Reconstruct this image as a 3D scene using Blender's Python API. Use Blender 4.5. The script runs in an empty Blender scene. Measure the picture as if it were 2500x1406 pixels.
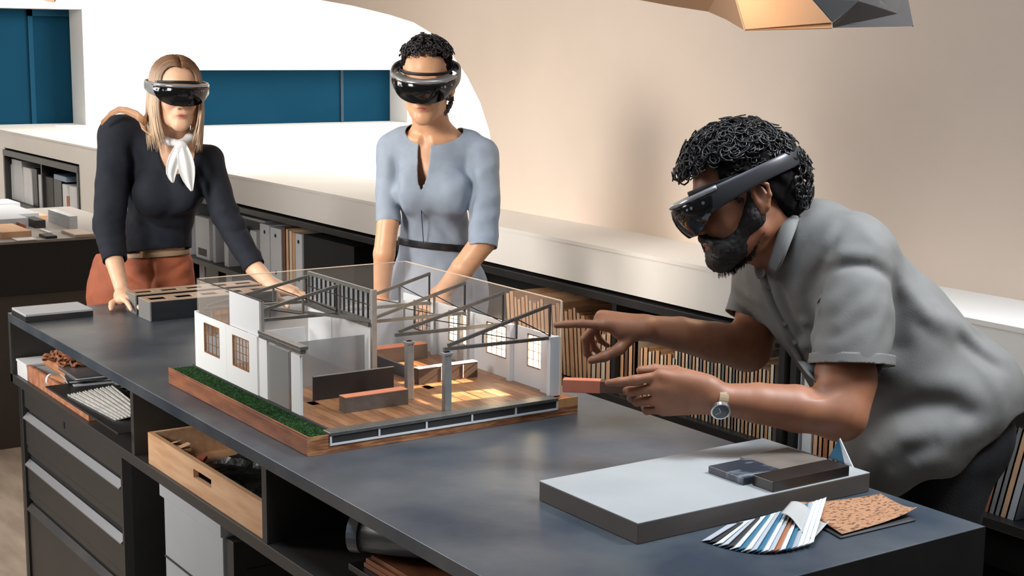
import bpy, math, random
import numpy as np
from mathutils import Vector, Matrix
random.seed(7); RNG = np.random.default_rng(7)
SC = bpy.context.scene
COL = SC.collection
# ------------------------------------------------------------------ camera
FPX, PITCH, ROLL, YAW, HC = 3596.2, 0.16443, 0.010228, 0.976095, 1.72
_c, _s = math.cos(PITCH), math.sin(PITCH)
_fw = np.array([-math.sin(YAW), math.cos(YAW), 0.]); _rt = np.array([math.cos(YAW), math.sin(YAW), 0.])
CF = _fw * _c + np.array([0, 0, -_s]); _U = _fw * _s + np.array([0, 0, _c])
CR = _rt * math.cos(ROLL) + _U * math.sin(ROLL); CU = -_rt * math.sin(ROLL) + _U * math.cos(ROLL)
CP = np.array([0., 0., HC])
cam = bpy.data.cameras.new('camera'); camo = bpy.data.objects.new('camera', cam); COL.objects.link(camo)
cam.sensor_width = 36; cam.lens = FPX / 2500 * 36; cam.clip_start = .05
camo.matrix_world = Matrix(((CR[0], CU[0], -CF[0], 0), (CR[1], CU[1], -CF[1], 0), (CR[2], CU[2], -CF[2], HC), (0, 0, 0, 1)))
SC.camera = camo
SC.view_settings.view_transform = 'Standard'; SC.view_settings.look = 'None'
SC.view_settings.exposure = 0.0; SC.view_settings.gamma = 1; SC.view_settings.use_curve_mapping = False
# ------------------------------------------------------------------ world and lights
w = bpy.data.worlds.new('world'); SC.world = w; w.use_nodes = True
w.node_tree.nodes['Background'].inputs[0].default_value = (.80, .88, 1.0, 1)
w.node_tree.nodes['Background'].inputs[1].default_value = .075
def area(name, loc, target, size, power, color, sizey=None, spread=180):
    l = bpy.data.lights.new(name, 'AREA'); l.energy = power; l.color = color; l.size = size
    l.shape = 'RECTANGLE'; l.size_y = sizey or size; l.spread = math.radians(spread)
    o = bpy.data.objects.new(name, l); COL.objects.link(o); o.location = loc
    o.rotation_euler = (Vector(target) - Vector(loc)).to_track_quat('-Z', 'Y').to_euler(); return o
area('daylight_far_room', (-6.6, 6.4, 2.2), (-10.8, 4.6, 1.2), 3.2, 400, (1, .99, .97))  # unseen area light added behind the wall to burn out the end wall
area('daylight_far_high', (-6.2, 2.0, 3.2), (-10.8, 1.8, 1.6), 2.0, 150, (1, .95, .88), spread=110)  # second unseen lamp, added high up to whiten the end wall
area('skylight_over_ledge', (-2.2, 2.40, 3.2), (-2.25, 2.78, 0.95), 2.8, 5.6, (.80, .90, 1.0), .4, spread=75)  # overhead area light added for the cool ledge top, no opening above it
area('skylight_over_table', (-1.7, 1.2, 3.2), (-1.75, 1.6, 0.9), 1.6, 11, (.76, .88, 1.0), 1.0, spread=66)  # added overhead light to brighten slab and worktop, under a closed ceiling
area('skylight_left', (-5.4, 1.0, 3.2), (-5.2, 3.1, 1.6), 1.4, 7, (1, .90, .80), spread=120)  # added area light that brightens the wall by the arch, no roof opening
area('wall_wash', (-4.0, 2.2, 3.2), (-4.1, 3.11, 1.8), .9, .8, (1, .93, .85), spread=95)  # extra unseen lamp, added to lift the beige wall near the arch
area('rear_window_light', (-1.15, 3.02, 2.95), (-2.0, 2.25, 1.1), .7, 15, (.88, .94, 1.0), spread=58)  # unseen rim light added for the bending man's back, solid wall behind it
area('window_front_left', (-5.6, -1.2, 2.0), (-3.4, 1.5, .8), 1.3, 27, (1, .96, .92), spread=100)  # added fill for the tray and cabinet fronts, no window stands there
area('window_front', (-2.6, -1.0, 2.3), (-4.0, 2.0, 1.35), .9, 11, (1, .95, .88), spread=46)  # added key light for the two women, hung in the open room
def spot(name, loc, tgt, power, color, size, blend, soft):
    sp = bpy.data.lights.new(name, 'SPOT'); sp.energy = power; sp.color = color; sp.spot_size = math.radians(size); sp.spot_blend = blend; sp.shadow_soft_size = soft
    so = bpy.data.objects.new(name, sp); COL.objects.link(so); so.location = loc; so.rotation_euler = (Vector(tgt) - Vector(loc)).to_track_quat('-Z', 'Y').to_euler()
spot('warm_glow', (-2.55, 2.72, 1.75), (-2.66, 1.80, 1.02), 26, (1, .74, .45), 50, .8, .05)  # unseen warm spot added for the model's right edge and the books
spot('warm_shelf_glow', (-3.05, 2.25, 1.75), (-3.75, 2.85, .78), 14, (1, .78, .52), 62, .9, .08)  # added warm spot to lighten the tan books, no fixture drawn
for i, xw in enumerate((-2.632, -2.800, -2.97)): spot('warm_beam', (xw + .10, 2.72, 1.50), (xw, 1.855, 1.036), (1100, 900, 620)[i], (1, .80, .55), 6.4, .25, .006)  # unseen narrow spots in mid-air, added to throw patches through the model windows
# ------------------------------------------------------------------ pixel -> space
def ray(x, y): return CF + CR * (x - 1250) / FPX - CU * (y - 703) / FPX
def J(x, y, d): return CP + ray(x, y) * d
def onx(x, y, X): d = ray(x, y); return CP + d * (X / d[0])
def ony(x, y, Y): d = ray(x, y); return CP + d * (Y / d[1])
def onz(x, y, z): d = ray(x, y); return CP + d * ((z - HC) / d[2])
def camv(a, b, c): v = CR * a + CU * b + CF * c; return v / np.linalg.norm(v)
# ------------------------------------------------------------------ materials
def lin(c):
    return tuple(((v / 255) / 12.92 if v / 255 <= .04045 else ((v / 255 + .055) / 1.055) ** 2.4) for v in c)
MATS = {}
def mat(name, rgb, rough=.6, metal=0., noise=0., nscale=20., bump=0., bscale=80., rgb2=None, stretch=None, alpha=None, spec=None, vcol=False, emit=0, ntype='NOISE', detail=4, coat=0):
    if name in MATS: return MATS[name]
    m = bpy.data.materials.new(name); m.use_nodes = True; nt = m.node_tree; b = nt.nodes['Principled BSDF']
    c = lin(rgb); b.inputs['Base Color'].default_value = (*c, 1); b.inputs['Roughness'].default_value = rough
    b.inputs['Metallic'].default_value = metal
    if spec is not None: b.inputs['Specular IOR Level'].default_value = spec
    if coat: b.inputs['Coat Weight'].default_value = coat
    tc = nt.nodes.new('ShaderNodeTexCoord'); mp = nt.nodes.new('ShaderNodeMapping'); nt.links.new(tc.outputs['Object'], mp.inputs[0])
    if stretch: mp.inputs['Scale'].default_value = stretch
    src = None
    if vcol:
        at = nt.nodes.new('ShaderNodeAttribute'); at.attribute_name = 'col'; src = at.outputs['Color']
        nt.links.new(src, b.inputs['Base Color'])
    if noise or rgb2:
        n = nt.nodes.new('ShaderNodeTexNoise'); n.inputs['Scale'].default_value = nscale; n.inputs['Detail'].default_value = detail
        nt.links.new(mp.outputs[0], n.inputs['Vector'])
        r = nt.nodes.new('ShaderNodeValToRGB'); nt.links.new(n.outputs[0], r.inputs[0])
        r.color_ramp.elements[0].position = .36; r.color_ramp.elements[1].position = .64
        if rgb2: c2 = lin(rgb2)
        else: c2 = tuple(min(1, v * (1 + noise)) for v in c)
        lo = c if rgb2 else tuple(v * (1 - noise) for v in c)
        if vcol:
            r.color_ramp.elements[0].color = (1 - noise,) * 3 + (1,); r.color_ramp.elements[1].color = (1 + noise,) * 3 + (1,)
            mx = nt.nodes.new('ShaderNodeMix'); mx.data_type = 'RGBA'; mx.blend_type = 'MULTIPLY'; mx.inputs[0].default_value = 1
            nt.links.new(src, mx.inputs[6]); nt.links.new(r.outputs[0], mx.inputs[7]); nt.links.new(mx.outputs[2], b.inputs['Base Color'])
        else:
            r.color_ramp.elements[0].color = (*lo, 1); r.color_ramp.elements[1].color = (*c2, 1)
            nt.links.new(r.outputs[0], b.inputs['Base Color'])
    if bump:
        n2 = nt.nodes.new('ShaderNodeTexNoise'); n2.inputs['Scale'].default_value = bscale; n2.inputs['Detail'].default_value = 5
        nt.links.new(mp.outputs[0], n2.inputs['Vector'])
        bp = nt.nodes.new('ShaderNodeBump'); bp.inputs['Strength'].default_value = bump; bp.inputs['Distance'].default_value = .01
        nt.links.new(n2.outputs[0], bp.inputs['Height']); nt.links.new(bp.outputs[0], b.inputs['Normal'])
    if emit:
        b.inputs['Emission Color'].default_value = (*c, 1); b.inputs['Emission Strength'].default_value = emit
    MATS[name] = m; return m
def translucent(name, rgb, clear):
    m = bpy.data.materials.new(name); m.use_nodes = True; nt = m.node_tree; nt.nodes.clear(); o = nt.nodes.new('ShaderNodeOutputMaterial'); t = nt.nodes.new('ShaderNodeBsdfTransparent'); p = nt.nodes.new('ShaderNodeBsdfTranslucent'); p.inputs[0].default_value = (*lin(rgb), 1)
    mx = nt.nodes.new('ShaderNodeMixShader'); mx.inputs[0].default_value = 1 - clear; nt.links.new(t.outputs[0], mx.inputs[1]); nt.links.new(p.outputs[0], mx.inputs[2]); nt.links.new(mx.outputs[0], o.inputs[0]); MATS[name] = m; return m
def glassy(name, rgb, clear, rough=.03, gloss=.5):
    """thin clear sheet: mostly transmits straight on, reflects at its surface"""
    if name in MATS: return MATS[name]
    m = bpy.data.materials.new(name); m.use_nodes = True; nt = m.node_tree; nt.nodes.clear()
    o = nt.nodes.new('ShaderNodeOutputMaterial'); t = nt.nodes.new('ShaderNodeBsdfTransparent'); p = nt.nodes.new('ShaderNodeBsdfPrincipled')
    p.inputs['Base Color'].default_value = (*lin(rgb), 1); p.inputs['Roughness'].default_value = rough
    p.inputs['Specular IOR Level'].default_value = gloss
    mx = nt.nodes.new('ShaderNodeMixShader'); fr = nt.nodes.new('ShaderNodeFresnel'); fr.inputs[0].default_value = 1.35
    mth = nt.nodes.new('ShaderNodeMath'); mth.operation = 'ADD'; mth.use_clamp = True; mth.inputs[1].default_value = 1 - clear
    ge = nt.nodes.new('ShaderNodeNewGeometry'); inv = nt.nodes.new('ShaderNodeMath'); inv.operation = 'SUBTRACT'; inv.inputs[0].default_value = 1; nt.links.new(ge.outputs['Backfacing'], inv.inputs[1]); mu = nt.nodes.new('ShaderNodeMath'); mu.operation = 'MULTIPLY'; nt.links.new(fr.outputs[0], mu.inputs[0]); nt.links.new(inv.outputs[0], mu.inputs[1]); nt.links.new(mu.outputs[0], mth.inputs[0]); nt.links.new(mth.outputs[0], mx.inputs[0])
    nt.links.new(t.outputs[0], mx.inputs[1]); nt.links.new(p.outputs[0], mx.inputs[2]); nt.links.new(mx.outputs[0], o.inputs[0])
    MATS[name] = m; return m
# ------------------------------------------------------------------ objects
def thing(name, label, cat, loc=(0, 0, 0), rz=0., group=None, kind=None):
    o = bpy.data.objects.new(name, None); COL.objects.link(o); o.empty_display_size = .05
    o.location = tuple(float(v) for v in loc); o.rotation_euler = (0, 0, rz); tag(o, label, cat, group, kind); return o
def tag(o, label=None, cat=None, group=None, kind=None):
    if label: o['label'] = label
    if cat: o['category'] = cat
    if group: o['group'] = group
    if kind: o['kind'] = kind
    return o
class MB:
    def __init__(s): s.v = []; s.f = []; s.c = []
    def add(s, vs, fs, col=None):
        k = len(s.v); s.v += [tuple(float(a) for a in v) for v in vs]; s.f += [tuple(i + k for i in f) for f in fs]
        if col is not None: s.c += [col] * len(vs)
        return s
    def box(s, lo, hi, M=None, col=None):
        x0, y0, z0 = lo; x1, y1, z1 = hi
        vs = [(x0, y0, z0), (x1, y0, z0), (x1, y1, z0), (x0, y1, z0), (x0, y0, z1), (x1, y0, z1), (x1, y1, z1), (x0, y1, z1)]
        if M is not None: vs = [tuple(M @ Vector(v)) for v in vs]
        return s.add(vs, [(0, 3, 2, 1), (4, 5, 6, 7), (0, 1, 5, 4), (1, 2, 6, 5), (2, 3, 7, 6), (3, 0, 4, 7)], col)
    def bar(s, a, b, w, h, up=(0, 0, 1), col=None):
        """rectangular bar from a to b, w across, h along up"""
        a = np.array(a, float); b = np.array(b, float); d = b - a; d /= np.linalg.norm(d)
        u = np.array(up, float); u = u - d * (u @ d); u /= np.linalg.norm(u); l = np.cross(d, u)
        vs = []
        for p in (a, b):
            for sx, sz in ((-1, -1), (1, -1), (1, 1), (-1, 1)): vs.append(p + l * sx * w / 2 + u * sz * h / 2)
        return s.add(vs, [(3, 2, 1, 0), (4, 5, 6, 7), (0, 1, 5, 4), (1, 2, 6, 5), (2, 3, 7, 6), (3, 0, 4, 7)], col)
    def tube(s, pts, rad, n=8, cap=True, flat=1., upv=None, col=None):
        pts = [np.array(p, float) for p in pts]; m = len(pts)
        if np.isscalar(rad): rad = [rad] * m
        k = len(s.v); prev = None
        for i, p in enumerate(pts):
            t = pts[min(i + 1, m - 1)] - pts[max(i - 1, 0)]; t = t / (np.linalg.norm(t) + 1e-12)
            if prev is None:
                a = np.array(upv if upv is not None else (0, 0, 1.)); 
                if abs(a @ t) > .95: a = np.array((1., 0, 0))
            else: a = prev
            a = a - t * (a @ t); a /= np.linalg.norm(a) + 1e-12; b = np.cross(t, a); prev = a
            for j in range(n):
                q = 2 * math.pi * j / n
                v = p + (a * math.cos(q) * flat + b * math.sin(q)) * rad[i]
                s.v.append(tuple(float(x) for x in v))
            if col is not None: s.c += [col[i] if isinstance(col, list) else col] * n
        for i in range(m - 1):
            for j in range(n):
                j2 = (j + 1) % n
                s.f.append((k + i * n + j, k + i * n + j2, k + (i + 1) * n + j2, k + (i + 1) * n + j))
        if cap:
            s.f.append(tuple(k + j for j in range(n))[::-1]); s.f.append(tuple(k + (m - 1) * n + j for j in range(n)))
        return s
    def prism(s, poly, ext, col=None):
        """poly: 3d points of a planar outline; ext: extrusion vector"""
        n = len(poly); e = np.array(ext, float)
        vs = [np.array(p, float) for p in poly]; vs += [p + e for p in vs]
        fs = [tuple(range(n))[::-1], tuple(range(n, 2 * n))] + [(i, (i + 1) % n, (i + 1) % n + n, i + n) for i in range(n)]
        return s.add(vs, fs, col)
    def build(s, name, m, parent=None, bevel=0., smooth=False, local=False, seg=2, fixn=False):
        me = bpy.data.meshes.new(name); off = (0, 0, 0)
        if parent is not None and not local:
            P = parent; off = Vector((0, 0, 0))
            while P is not None: off = off + P.location; P = P.parent
        me.from_pydata([(v[0] - off[0], v[1] - off[1], v[2] - off[2]) for v in s.v], [], s.f)
        if s.c:
            a = me.color_attributes.new('col', 'FLOAT_COLOR', 'POINT'); a.data.foreach_set('color', [x for c in s.c for x in (*c, 1)])
        if m: me.materials.append(m)
        if smooth: me.polygons.foreach_set('use_smooth', [True] * len(me.polygons))
        me.update()
        if fixn:
            import bmesh
            b = bmesh.new(); b.from_mesh(me); bmesh.ops.recalc_face_normals(b, faces=b.faces); b.to_mesh(me); b.free()
        o = bpy.data.objects.new(name, me); COL.objects.link(o)
        if parent is not None: o.parent = parent
        if bevel:
            mod = o.modifiers.new('bevel', 'BEVEL'); mod.width = bevel; mod.segments = seg; mod.limit_method = 'ANGLE'
        return o
def bx(name, lo, hi, m, parent=None, bevel=0., **k): return MB().box(lo, hi).build(name, m, parent, bevel, **k)
def struct(name, mb, m, **k):
    o = mb.build(name, m, **k); o['kind'] = 'structure'; return o
# ------------------------------------------------------------------ shared materials
M_steel = mat('dark steel', (60, 62, 66), .34, .55, rgb2=(78, 78, 78), nscale=5, bump=.05, bscale=60)
M_steel2 = mat('satin black steel', (46, 45, 45), .42, .4, noise=.12, nscale=9)
M_cab = mat('graphite cabinet paint', (64, 62, 60), .45, .3, noise=.06, nscale=3)
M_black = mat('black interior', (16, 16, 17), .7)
M_lip = mat('bright steel lip', (165, 168, 175), .3, .8)
M_beige = mat('beige plaster', (220, 203, 188), .85, noise=.03, nscale=2)
M_white = mat('white plaster', (232, 232, 230), .8, noise=.01, nscale=3)
M_cream = mat('cream plaster', (226, 222, 217), .7, noise=.02, nscale=3)
M_blue = mat('teal blue panel', (14, 52, 72), .9, noise=.05, nscale=1.5, spec=.05)
M_wood = mat('pale birch', (228, 186, 148), .55, rgb2=(208, 160, 120), nscale=6, stretch=(1, 8, 8), bump=.05)
M_oak = mat('walnut base', (150, 88, 52), .55, rgb2=(112, 60, 34), nscale=10, stretch=(1.5, 8, 8), bump=.1)
M_paper = mat('white paper', (222, 224, 226), .7, noise=.04, nscale=12)
M_grey = mat('light grey board', (178, 182, 188), .6, noise=.03, nscale=5)
M_brown = mat('kraft card', (178, 122, 84), .7, noise=.1, nscale=14)
M_dk = mat('charcoal card', (52, 50, 50), .6, noise=.12, nscale=10)
# ------------------------------------------------------------------ room
def floor():
    m = mat('worn pale timber floor', (214, 198, 180), .55, rgb2=(184, 167, 150), nscale=3.2, stretch=(1, 5, 1), bump=.05)
    struct('floor', MB().box((-12, -3, -.1), (3, 2.8, 0)), m)
    k = MB().box((-12, 2.8, -.1), (3, 8.5, 0)); struct('floor.001', k, m)
floor()
def ceiling():
    struct('ceiling', MB().box((-11, -3, 3.4), (3, 3.11, 3.5)), M_white)
ceiling()
YS, YB, ZL = 2.80, 3.11, 1.095
XE = -10.8
# openings of the low wall that hold the built-in bookcases: (x0, x1, z0, z1)
OPEN = [(-10.43, -8.80, .60, .968), (-7.35, 1.5, .12, .955)]
def low_wall():
    mb = MB(); xs = [XE] + [v for o in OPEN for v in o[:2]] + [3]
    for a, b in ((XE, OPEN[0][0]), (OPEN[0][1], OPEN[1][0]), (OPEN[1][1], 3)): mb.box((a, YS, 0), (b, YB + .15, ZL - .012))
    for x0, x1, z0, z1 in OPEN:
        mb.box((x0, YS, 0), (x1, YB + .15, z0)); mb.box((x0, YS, z1 + .008), (x1, YB + .15, ZL - .012)); mb.box((x0, YB + .1, z0), (x1, YB + .15, z1 + .008))
    struct('wall_parapet', mb, M_cream)
    struct('trim_1', MB().box((XE, YS - .002, ZL - .012), (3, YB + .16, ZL)), M_cream)
low_wall()
def arch_wall():
    """beige back wall, cut away by the big rounded opening to the bright room"""
    pts = [onyp for onyp in (ony(1219, 512, YB), ony(1206, 400, YB), ony(1194, 318, YB), ony(1172, 250, YB), ony(1140, 186, YB), ony(1100, 128, YB),
            ony(1060, 85, YB), ony(1010, 55, YB), ony(950, 36, YB), ony(860, 14, YB), ony(780, 0, YB), ony(560, -52, YB), ony(300, -120, YB))]
    top = 3.45
    out = [(3, YB, ZL)] + [(3, YB, top)] + [(XE, YB, top), (XE, YB, pts[-1][2] + .12)] + [tuple(p) for p in pts[::-1]]
    out[-1] = (out[-1][0], YB, ZL)
    mb = MB(); mb.prism(out, (0, .15, 0)); o = struct('wall_back', mb, M_beige, fixn=True)
arch_wall()
def end_wall():
    X = XE; t = .30
    a = onx(166, 24, X - t); b = onx(181, 300, X - t); Lz0, Lz1, LY = ZL, a[2], (a[1] + b[1]) / 2
    c0 = onx(470, 168, X - t); c1 = onx(952, 295, X - t)
    Rz0, Rz1, RY0, RY1 = c1[2], onx(700, 169, X - t)[2], c0[1] - .15, c1[1]
    global WIN; WIN = (Lz0, Lz1, LY, Rz0, Rz1, RY0, RY1)
    mb = MB()
    Y0, Y1, Z1 = -3, 8.5, 4.2
    mb.box((X - t, Y0, 0), (X, LY, Lz0)); mb.box((X - t, LY, 0), (X, Y1, Rz0))
    zs = max(Lz1, Rz1); 
    mb.box((X - t, Y0, Lz1), (X, LY, Z1)); mb.box((X - t, LY, Rz1), (X, Y1, Z1)); mb.box((X - t, LY, Rz0), (X, RY0, Rz1)); mb.box((X - t, RY1, Rz0), (X, Y1, Rz1))
    struct('wall_left', mb, M_white)
    # windows: deep-set panes of teal blue with thin frames
    for n, (y0, y1, z0, z1) in enumerate(((-2.0, LY, Lz0, Lz1), (RY0, RY1, Rz0, Rz1)), 1):
        w_ = bpy.data.objects.new('window_%d' % n, None); COL.objects.link(w_); w_['kind'] = 'structure'
        w_.location = (X - t, (y0 + y1) / 2, z0)
        if n == 1:
            ym = onx(72, 150, X - t)[1]
            bx('pane', (X - t - .05, y0 - .2, z0 - .2), (X - t - .02, ym, z1 + .2), M_blue, w_); bx('pane', (X - t - .07, ym, z0 - .2), (X - t - .05, y1 + .2, z1 + .2), M_blue, w_)
            fm = mat('teal frame', (24, 62, 84), .9, spec=.05)
            bx('mullion', (X - t - .05, ym, z0), (X - t + .0, ym + .035, z1), fm, w_); bx('frame', (X - t - .05, ym, z1 - .05), (X - t, y1, z1), fm, w_)
        else:
            ym = onx(833, 230, X - t)[1]
            bx('pane', (X - t - .05, y0 - .2, z0 - .2), (X - t - .001, ym, z1 + .2), M_blue, w_); bx('pane', (X - t - .04, ym, z0 - .2), (X - t - .0005, y1 + .2, z1 + .2), M_blue, w_)
            bx('mullion', (X - t - .04, ym - .012, z0), (X - t + .02, ym + .012, z1), mat('grey blue mullion', (54, 72, 84), .9, spec=.05), w_)
end_wall()
struct('wall_far_side', MB().box((XE, 8.4, 0), (3, 8.5, 4.2)), M_white)
struct('ceiling.001', MB().box((XE, 3.26, 4.1), (3, 8.5, 4.2)), M_white)
# ------------------------------------------------------------------ built-in bookcases in the low wall
def bookcase(name, label, x0, x1, z0, z1, dividers, shelves, mth=.03):
    t = thing(name, label, 'bookcase', ((x0 + x1) / 2, YS, z0))
    for i, x in enumerate(dividers):
        bx('divider', (x - .011, YS + .012, z0), (x + .011, YB + .06, z1 - mth), M_steel2, t)
    bx('top_rail', (x0, YS - .012, z1 - mth), (x1, YB + .06, z1 - .004), M_steel2, t, .002)
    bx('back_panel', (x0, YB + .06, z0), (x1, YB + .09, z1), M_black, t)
    bx('side_panel', (x0, YS - .01, z0), (x0 + .03, YB + .06, z1 - mth), M_steel2, t); bx('side_panel', (x1 - .03, YS - .01, z0), (x1, YB + .06, z1 - mth), M_steel2, t)
    for z in shelves: bx('shelf', (x0 + .03, YS - .002, z - .025), (x1 - .03, YB + .06, z), M_steel2, t, .0015)
    bx('bottom_board', (x0, YS - .01, z0), (x1, YB + .06, z0 + .02), M_steel2, t)
    return t
ZSH = .632
XD = [ony(1490, 850, YS)[0], ony(1898, 950, YS)[0]]
bookcase('bookcase', 'long black steel bookcase built into the low wall behind the people', *OPEN[1], [XD[0], XD[1], XD[1] + .045, -4.95, ony(2440, 1100, YS)[0] + .35], [ZSH, .36])
bookcase('bookcase', 'small black framed bookcase set in the wall at far left', *OPEN[0], [-9.62], [], .045)
ORD = ('first', 'second', 'third', 'fourth', 'fifth', 'sixth', 'seventh', 'eighth', 'ninth', 'tenth', 'eleventh', 'twelfth', 'thirteenth', 'fourteenth', 'fifteenth', 'sixteenth', 'seventeenth', 'eighteenth', 'nineteenth', 'twentieth', 'last but one', 'last')
NB = [0]
def book(x, z, w, h, d, m, label, group=None, tilt=0., y=YS + .03, name='book', cat='book', spine=None, extra=None, rz=0.):
    """x: left edge at the foot, standing on z, tilt: radians towards +x"""
    t = thing(name, label, cat, (x, y, z + (w * math.sin(-tilt) if tilt < 0 else 0)), rz, group)
    t.rotation_euler = (0, tilt, rz)
    if name == 'book':
        c = MB().box((0, 0, 0), (.0025, d, h)).box((w - .0025, 0, 0), (w, d, h)).box((0, 0, 0), (w, .0025, h)); c.build('cover', m, t, local=True)
        MB().box((.0025, .0025, .003), (w - .0025, d - .004, h - .004)).build('pages', mat('page block', (205, 192, 172), .8, noise=.1, nscale=60, stretch=(20, 1, 1)), t, local=True)
    else:
        MB().box((0, 0, 0), (w, d, h)).build('case', m, t, .0015, local=True)
    if extra == 'rings':
        for zz in (h * .18, h * .86): MB().tube([(w / 2, -.0015, zz), (w / 2, .002, zz)], min(w * .2, .009), 12).build('finger_hole', M_black, t, local=True)
    if extra == 'label':
        MB().box((w * .2, -.001, h * .08), (w * .8, .0, h * .25)).build('spine_label', M_dk, t, local=True)
    return t
BK = [mat('book cover tan', (204, 156, 118), .65, noise=.12, nscale=15), mat('book cover sand', (214, 172, 136), .65, noise=.1, nscale=12), mat('book cover rust', (166, 104, 72), .6, noise=.12, nscale=15),
      mat('book cover bone', (218, 202, 182), .65, noise=.06, nscale=12), mat('book cover walnut', (104, 70, 50), .6, noise=.15, nscale=15), mat('book cover grey', (130, 130, 132), .6, noise=.08, nscale=12)]
def row(px0, px1, py, z, ws, hs, mats, label, group, tilt=0., d=.2, **k):
    x = ony(px0, py, YS + .03)[0]; x1 = ony(px1, py, YS + .03)[0]; i = 0
    while x < x1:
        w = ws[i % len(ws)]; book(x, z, w, hs[i % len(hs)], d, mats[i % len(mats)], label + ', ' + ORD[min(i, 21)] + ' from its left', group, tilt, **k); x += w / math.cos(tilt) + .0012; i += 1
# right bay behind the model: leaning pale boards
row(1242, 1425, 880, ZSH, (.021, .026, .018), (.225, .235, .22, .215), (BK[1], BK[0], BK[1]), 'tan volume leaning in the bay behind the model corner', 'leaning tan volumes behind the pointing hand', -.10)
row(1432, 1482, 900, ZSH, (.024,), (.19, .175), (BK[1], BK[3]), 'shorter tan volume upright against the bay divider', 'short volumes at the divider')
# middle bay
book(ony(1498, 905, YS + .03)[0], ZSH, .017, .255, .2, BK[3], 'tall bone coloured volume just right of the divider')
row(1513, 1545, 905, ZSH, (.020,), (.225, .215), (BK[0], BK[4]), 'brown volume beside the tall bone one', 'brown volumes right of the divider')
book(ony(1549, 905, YS + .03)[0], ZSH, .012, .215, .2, BK[3], 'thin white-edged volume among the brown ones')
row(1562, 1640, 905, ZSH, (.014, .022, .017), (.165, .17, .16), (BK[1], BK[0], BK[3]), 'short sand volume behind the held wood block', 'short sand volumes in the middle bay')
row(1645, 1790, 930, ZSH, (.0155, .014), (.215,), (BK[3], BK[5], BK[1]), 'slim pale journal in the even row under the pointing arm', 'even row of slim journals')
row(1792, 1876, 950, ZSH, (.0155, .014), (.200,), (BK[1], BK[3], BK[0]), 'slim tan journal at the right end of the even row', 'tan journals right end of row')
book(ony(1878, 960, YS + .03)[0], ZSH, .016, .22, .2, BK[3], 'bone white volume closing the even row of journals')
# lower shelf and right part, seen between the arm and the shirt
for i, (a, m_, h) in enumerate(((1928, M_paper, .30), (1958, M_paper, .30))):
    book(ony(a, 1060, YS + .03)[0], .36 if 0 else ZSH, .035, h, .24, m_, 'white box file %s, in front of the man\'s shirt' % ('beside the steel uprights' if i == 0 else 'second from the steel uprights'), None, name='box_file', cat='file')
row(1984, 2052, 1080, ZSH, (.019, .015, .02), (.22, .21), (BK[1], BK[0], BK[2]), 'rust and tan volume below the near elbow', 'rust volumes below the elbow')
0 and row(2100, 2395, 1150, ZSH, (.022, .03, .018), (.23, .25, .22), (BK[5], BK[2], BK[3], BK[1]), 'volume hidden behind the leaning man', 'volumes behind the leaning man')
x_ = ony(2396, 1240, YS + .03)[0]
for i, (w_, h_, m_, lb) in enumerate(((.020, .21, BK[2], 'rust volume leaning lowest behind the black trousers'), (.016, .225, BK[5], 'grey volume leaning next to the rust one at right edge'), (.015, .23, BK[5], 'second grey leaning volume near the right edge'),
        (.018, .25, BK[1], 'speckled tan volume leaning at the right edge'), (.022, .255, M_grey, 'pale grey volume leaning over the short white box at right edge'))):
    book(x_, ZSH, w_, h_, .2, m_, lb, None, .22); x_ += w_ * 1.03
book(x_ + .045, ZSH, .05, .12, .2, M_paper, 'short white box at the far right of the shelf', name='box_file', cat='file')
# left part: binders seen past the standing women
def bnd(px, py, w, h, m, label, extra='rings', z=ZSH, y=YS + .03, d=.26):
    return book(ony(px, py, y)[0], z, w, h, d, m, label, None, 0, y, 'binder', 'binder', extra=extra)
M_bind = mat('pale grey binder board', (196, 199, 204), .55, noise=.03, nscale=8)
bnd(456, 600, .05, .29, M_bind, 'tall pale binder nearest the back of the navy sweater', None)
bnd(478, 610, .18, .21, M_bind, 'wide pale storage binder between the sweater and the arm', 'label')
bnd(520, 625, .035, .19, M_grey, 'narrow grey binder left of the raised forearm', None)
bnd(548, 640, .05, .2, M_bind, 'pale binder half hidden by the navy forearm', None)
bnd(612, 650, .07, .21, M_bind, 'short pale binder right of the navy forearm', None)
bnd(636, 655, .105, .255, M_bind, 'tall pale binder with two finger holes')
bnd(661, 660, .115, .25, M_bind, 'broad pale binder with finger holes, second of the tall pair')
for i, (a, w_, m_, lb) in enumerate(((690, .035, BK[4], 'dark brown volume right of the pale binders'), (699, .03, BK[1], 'sand coloured volume among the brown spines'), (707, .03, BK[3], 'bone volume among the brown spines'), (714, .035, BK[0], 'tan volume left of the round-holed binder'))):
    book(ony(a, 665, YS + .03)[0], ZSH, w_, .262 - .004 * i, .22, m_, lb)
bnd(722, 670, .065, .25, M_bind, 'white binder at the right end of the group, by the empty shelf')
book(ony(741, 660, YS + .03)[0] + .004, ZSH, .47, .255, .24, M_black, 'wide black carton to the right of the white binder', name='carton', cat='box')  # added block that paints the unlit bay beside the binder black
t = thing('archive_box', 'dark box with a pale lid edge lying on top behind the forearm', 'box', (-6.2, 2.86, ZSH))
bx('body', (-6.72, 2.87, ZSH + .215), (-6.30, 3.05, ZSH + .25), M_dk, t); bx('lid', (-6.74, 2.86, ZSH + .25), (-6.28, 3.06, ZSH + .262), M_grey, t)
bx('carton', (-6.72, 2.90, ZSH), (-6.30, 3.05, ZSH + .215), M_steel2, t)
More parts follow.
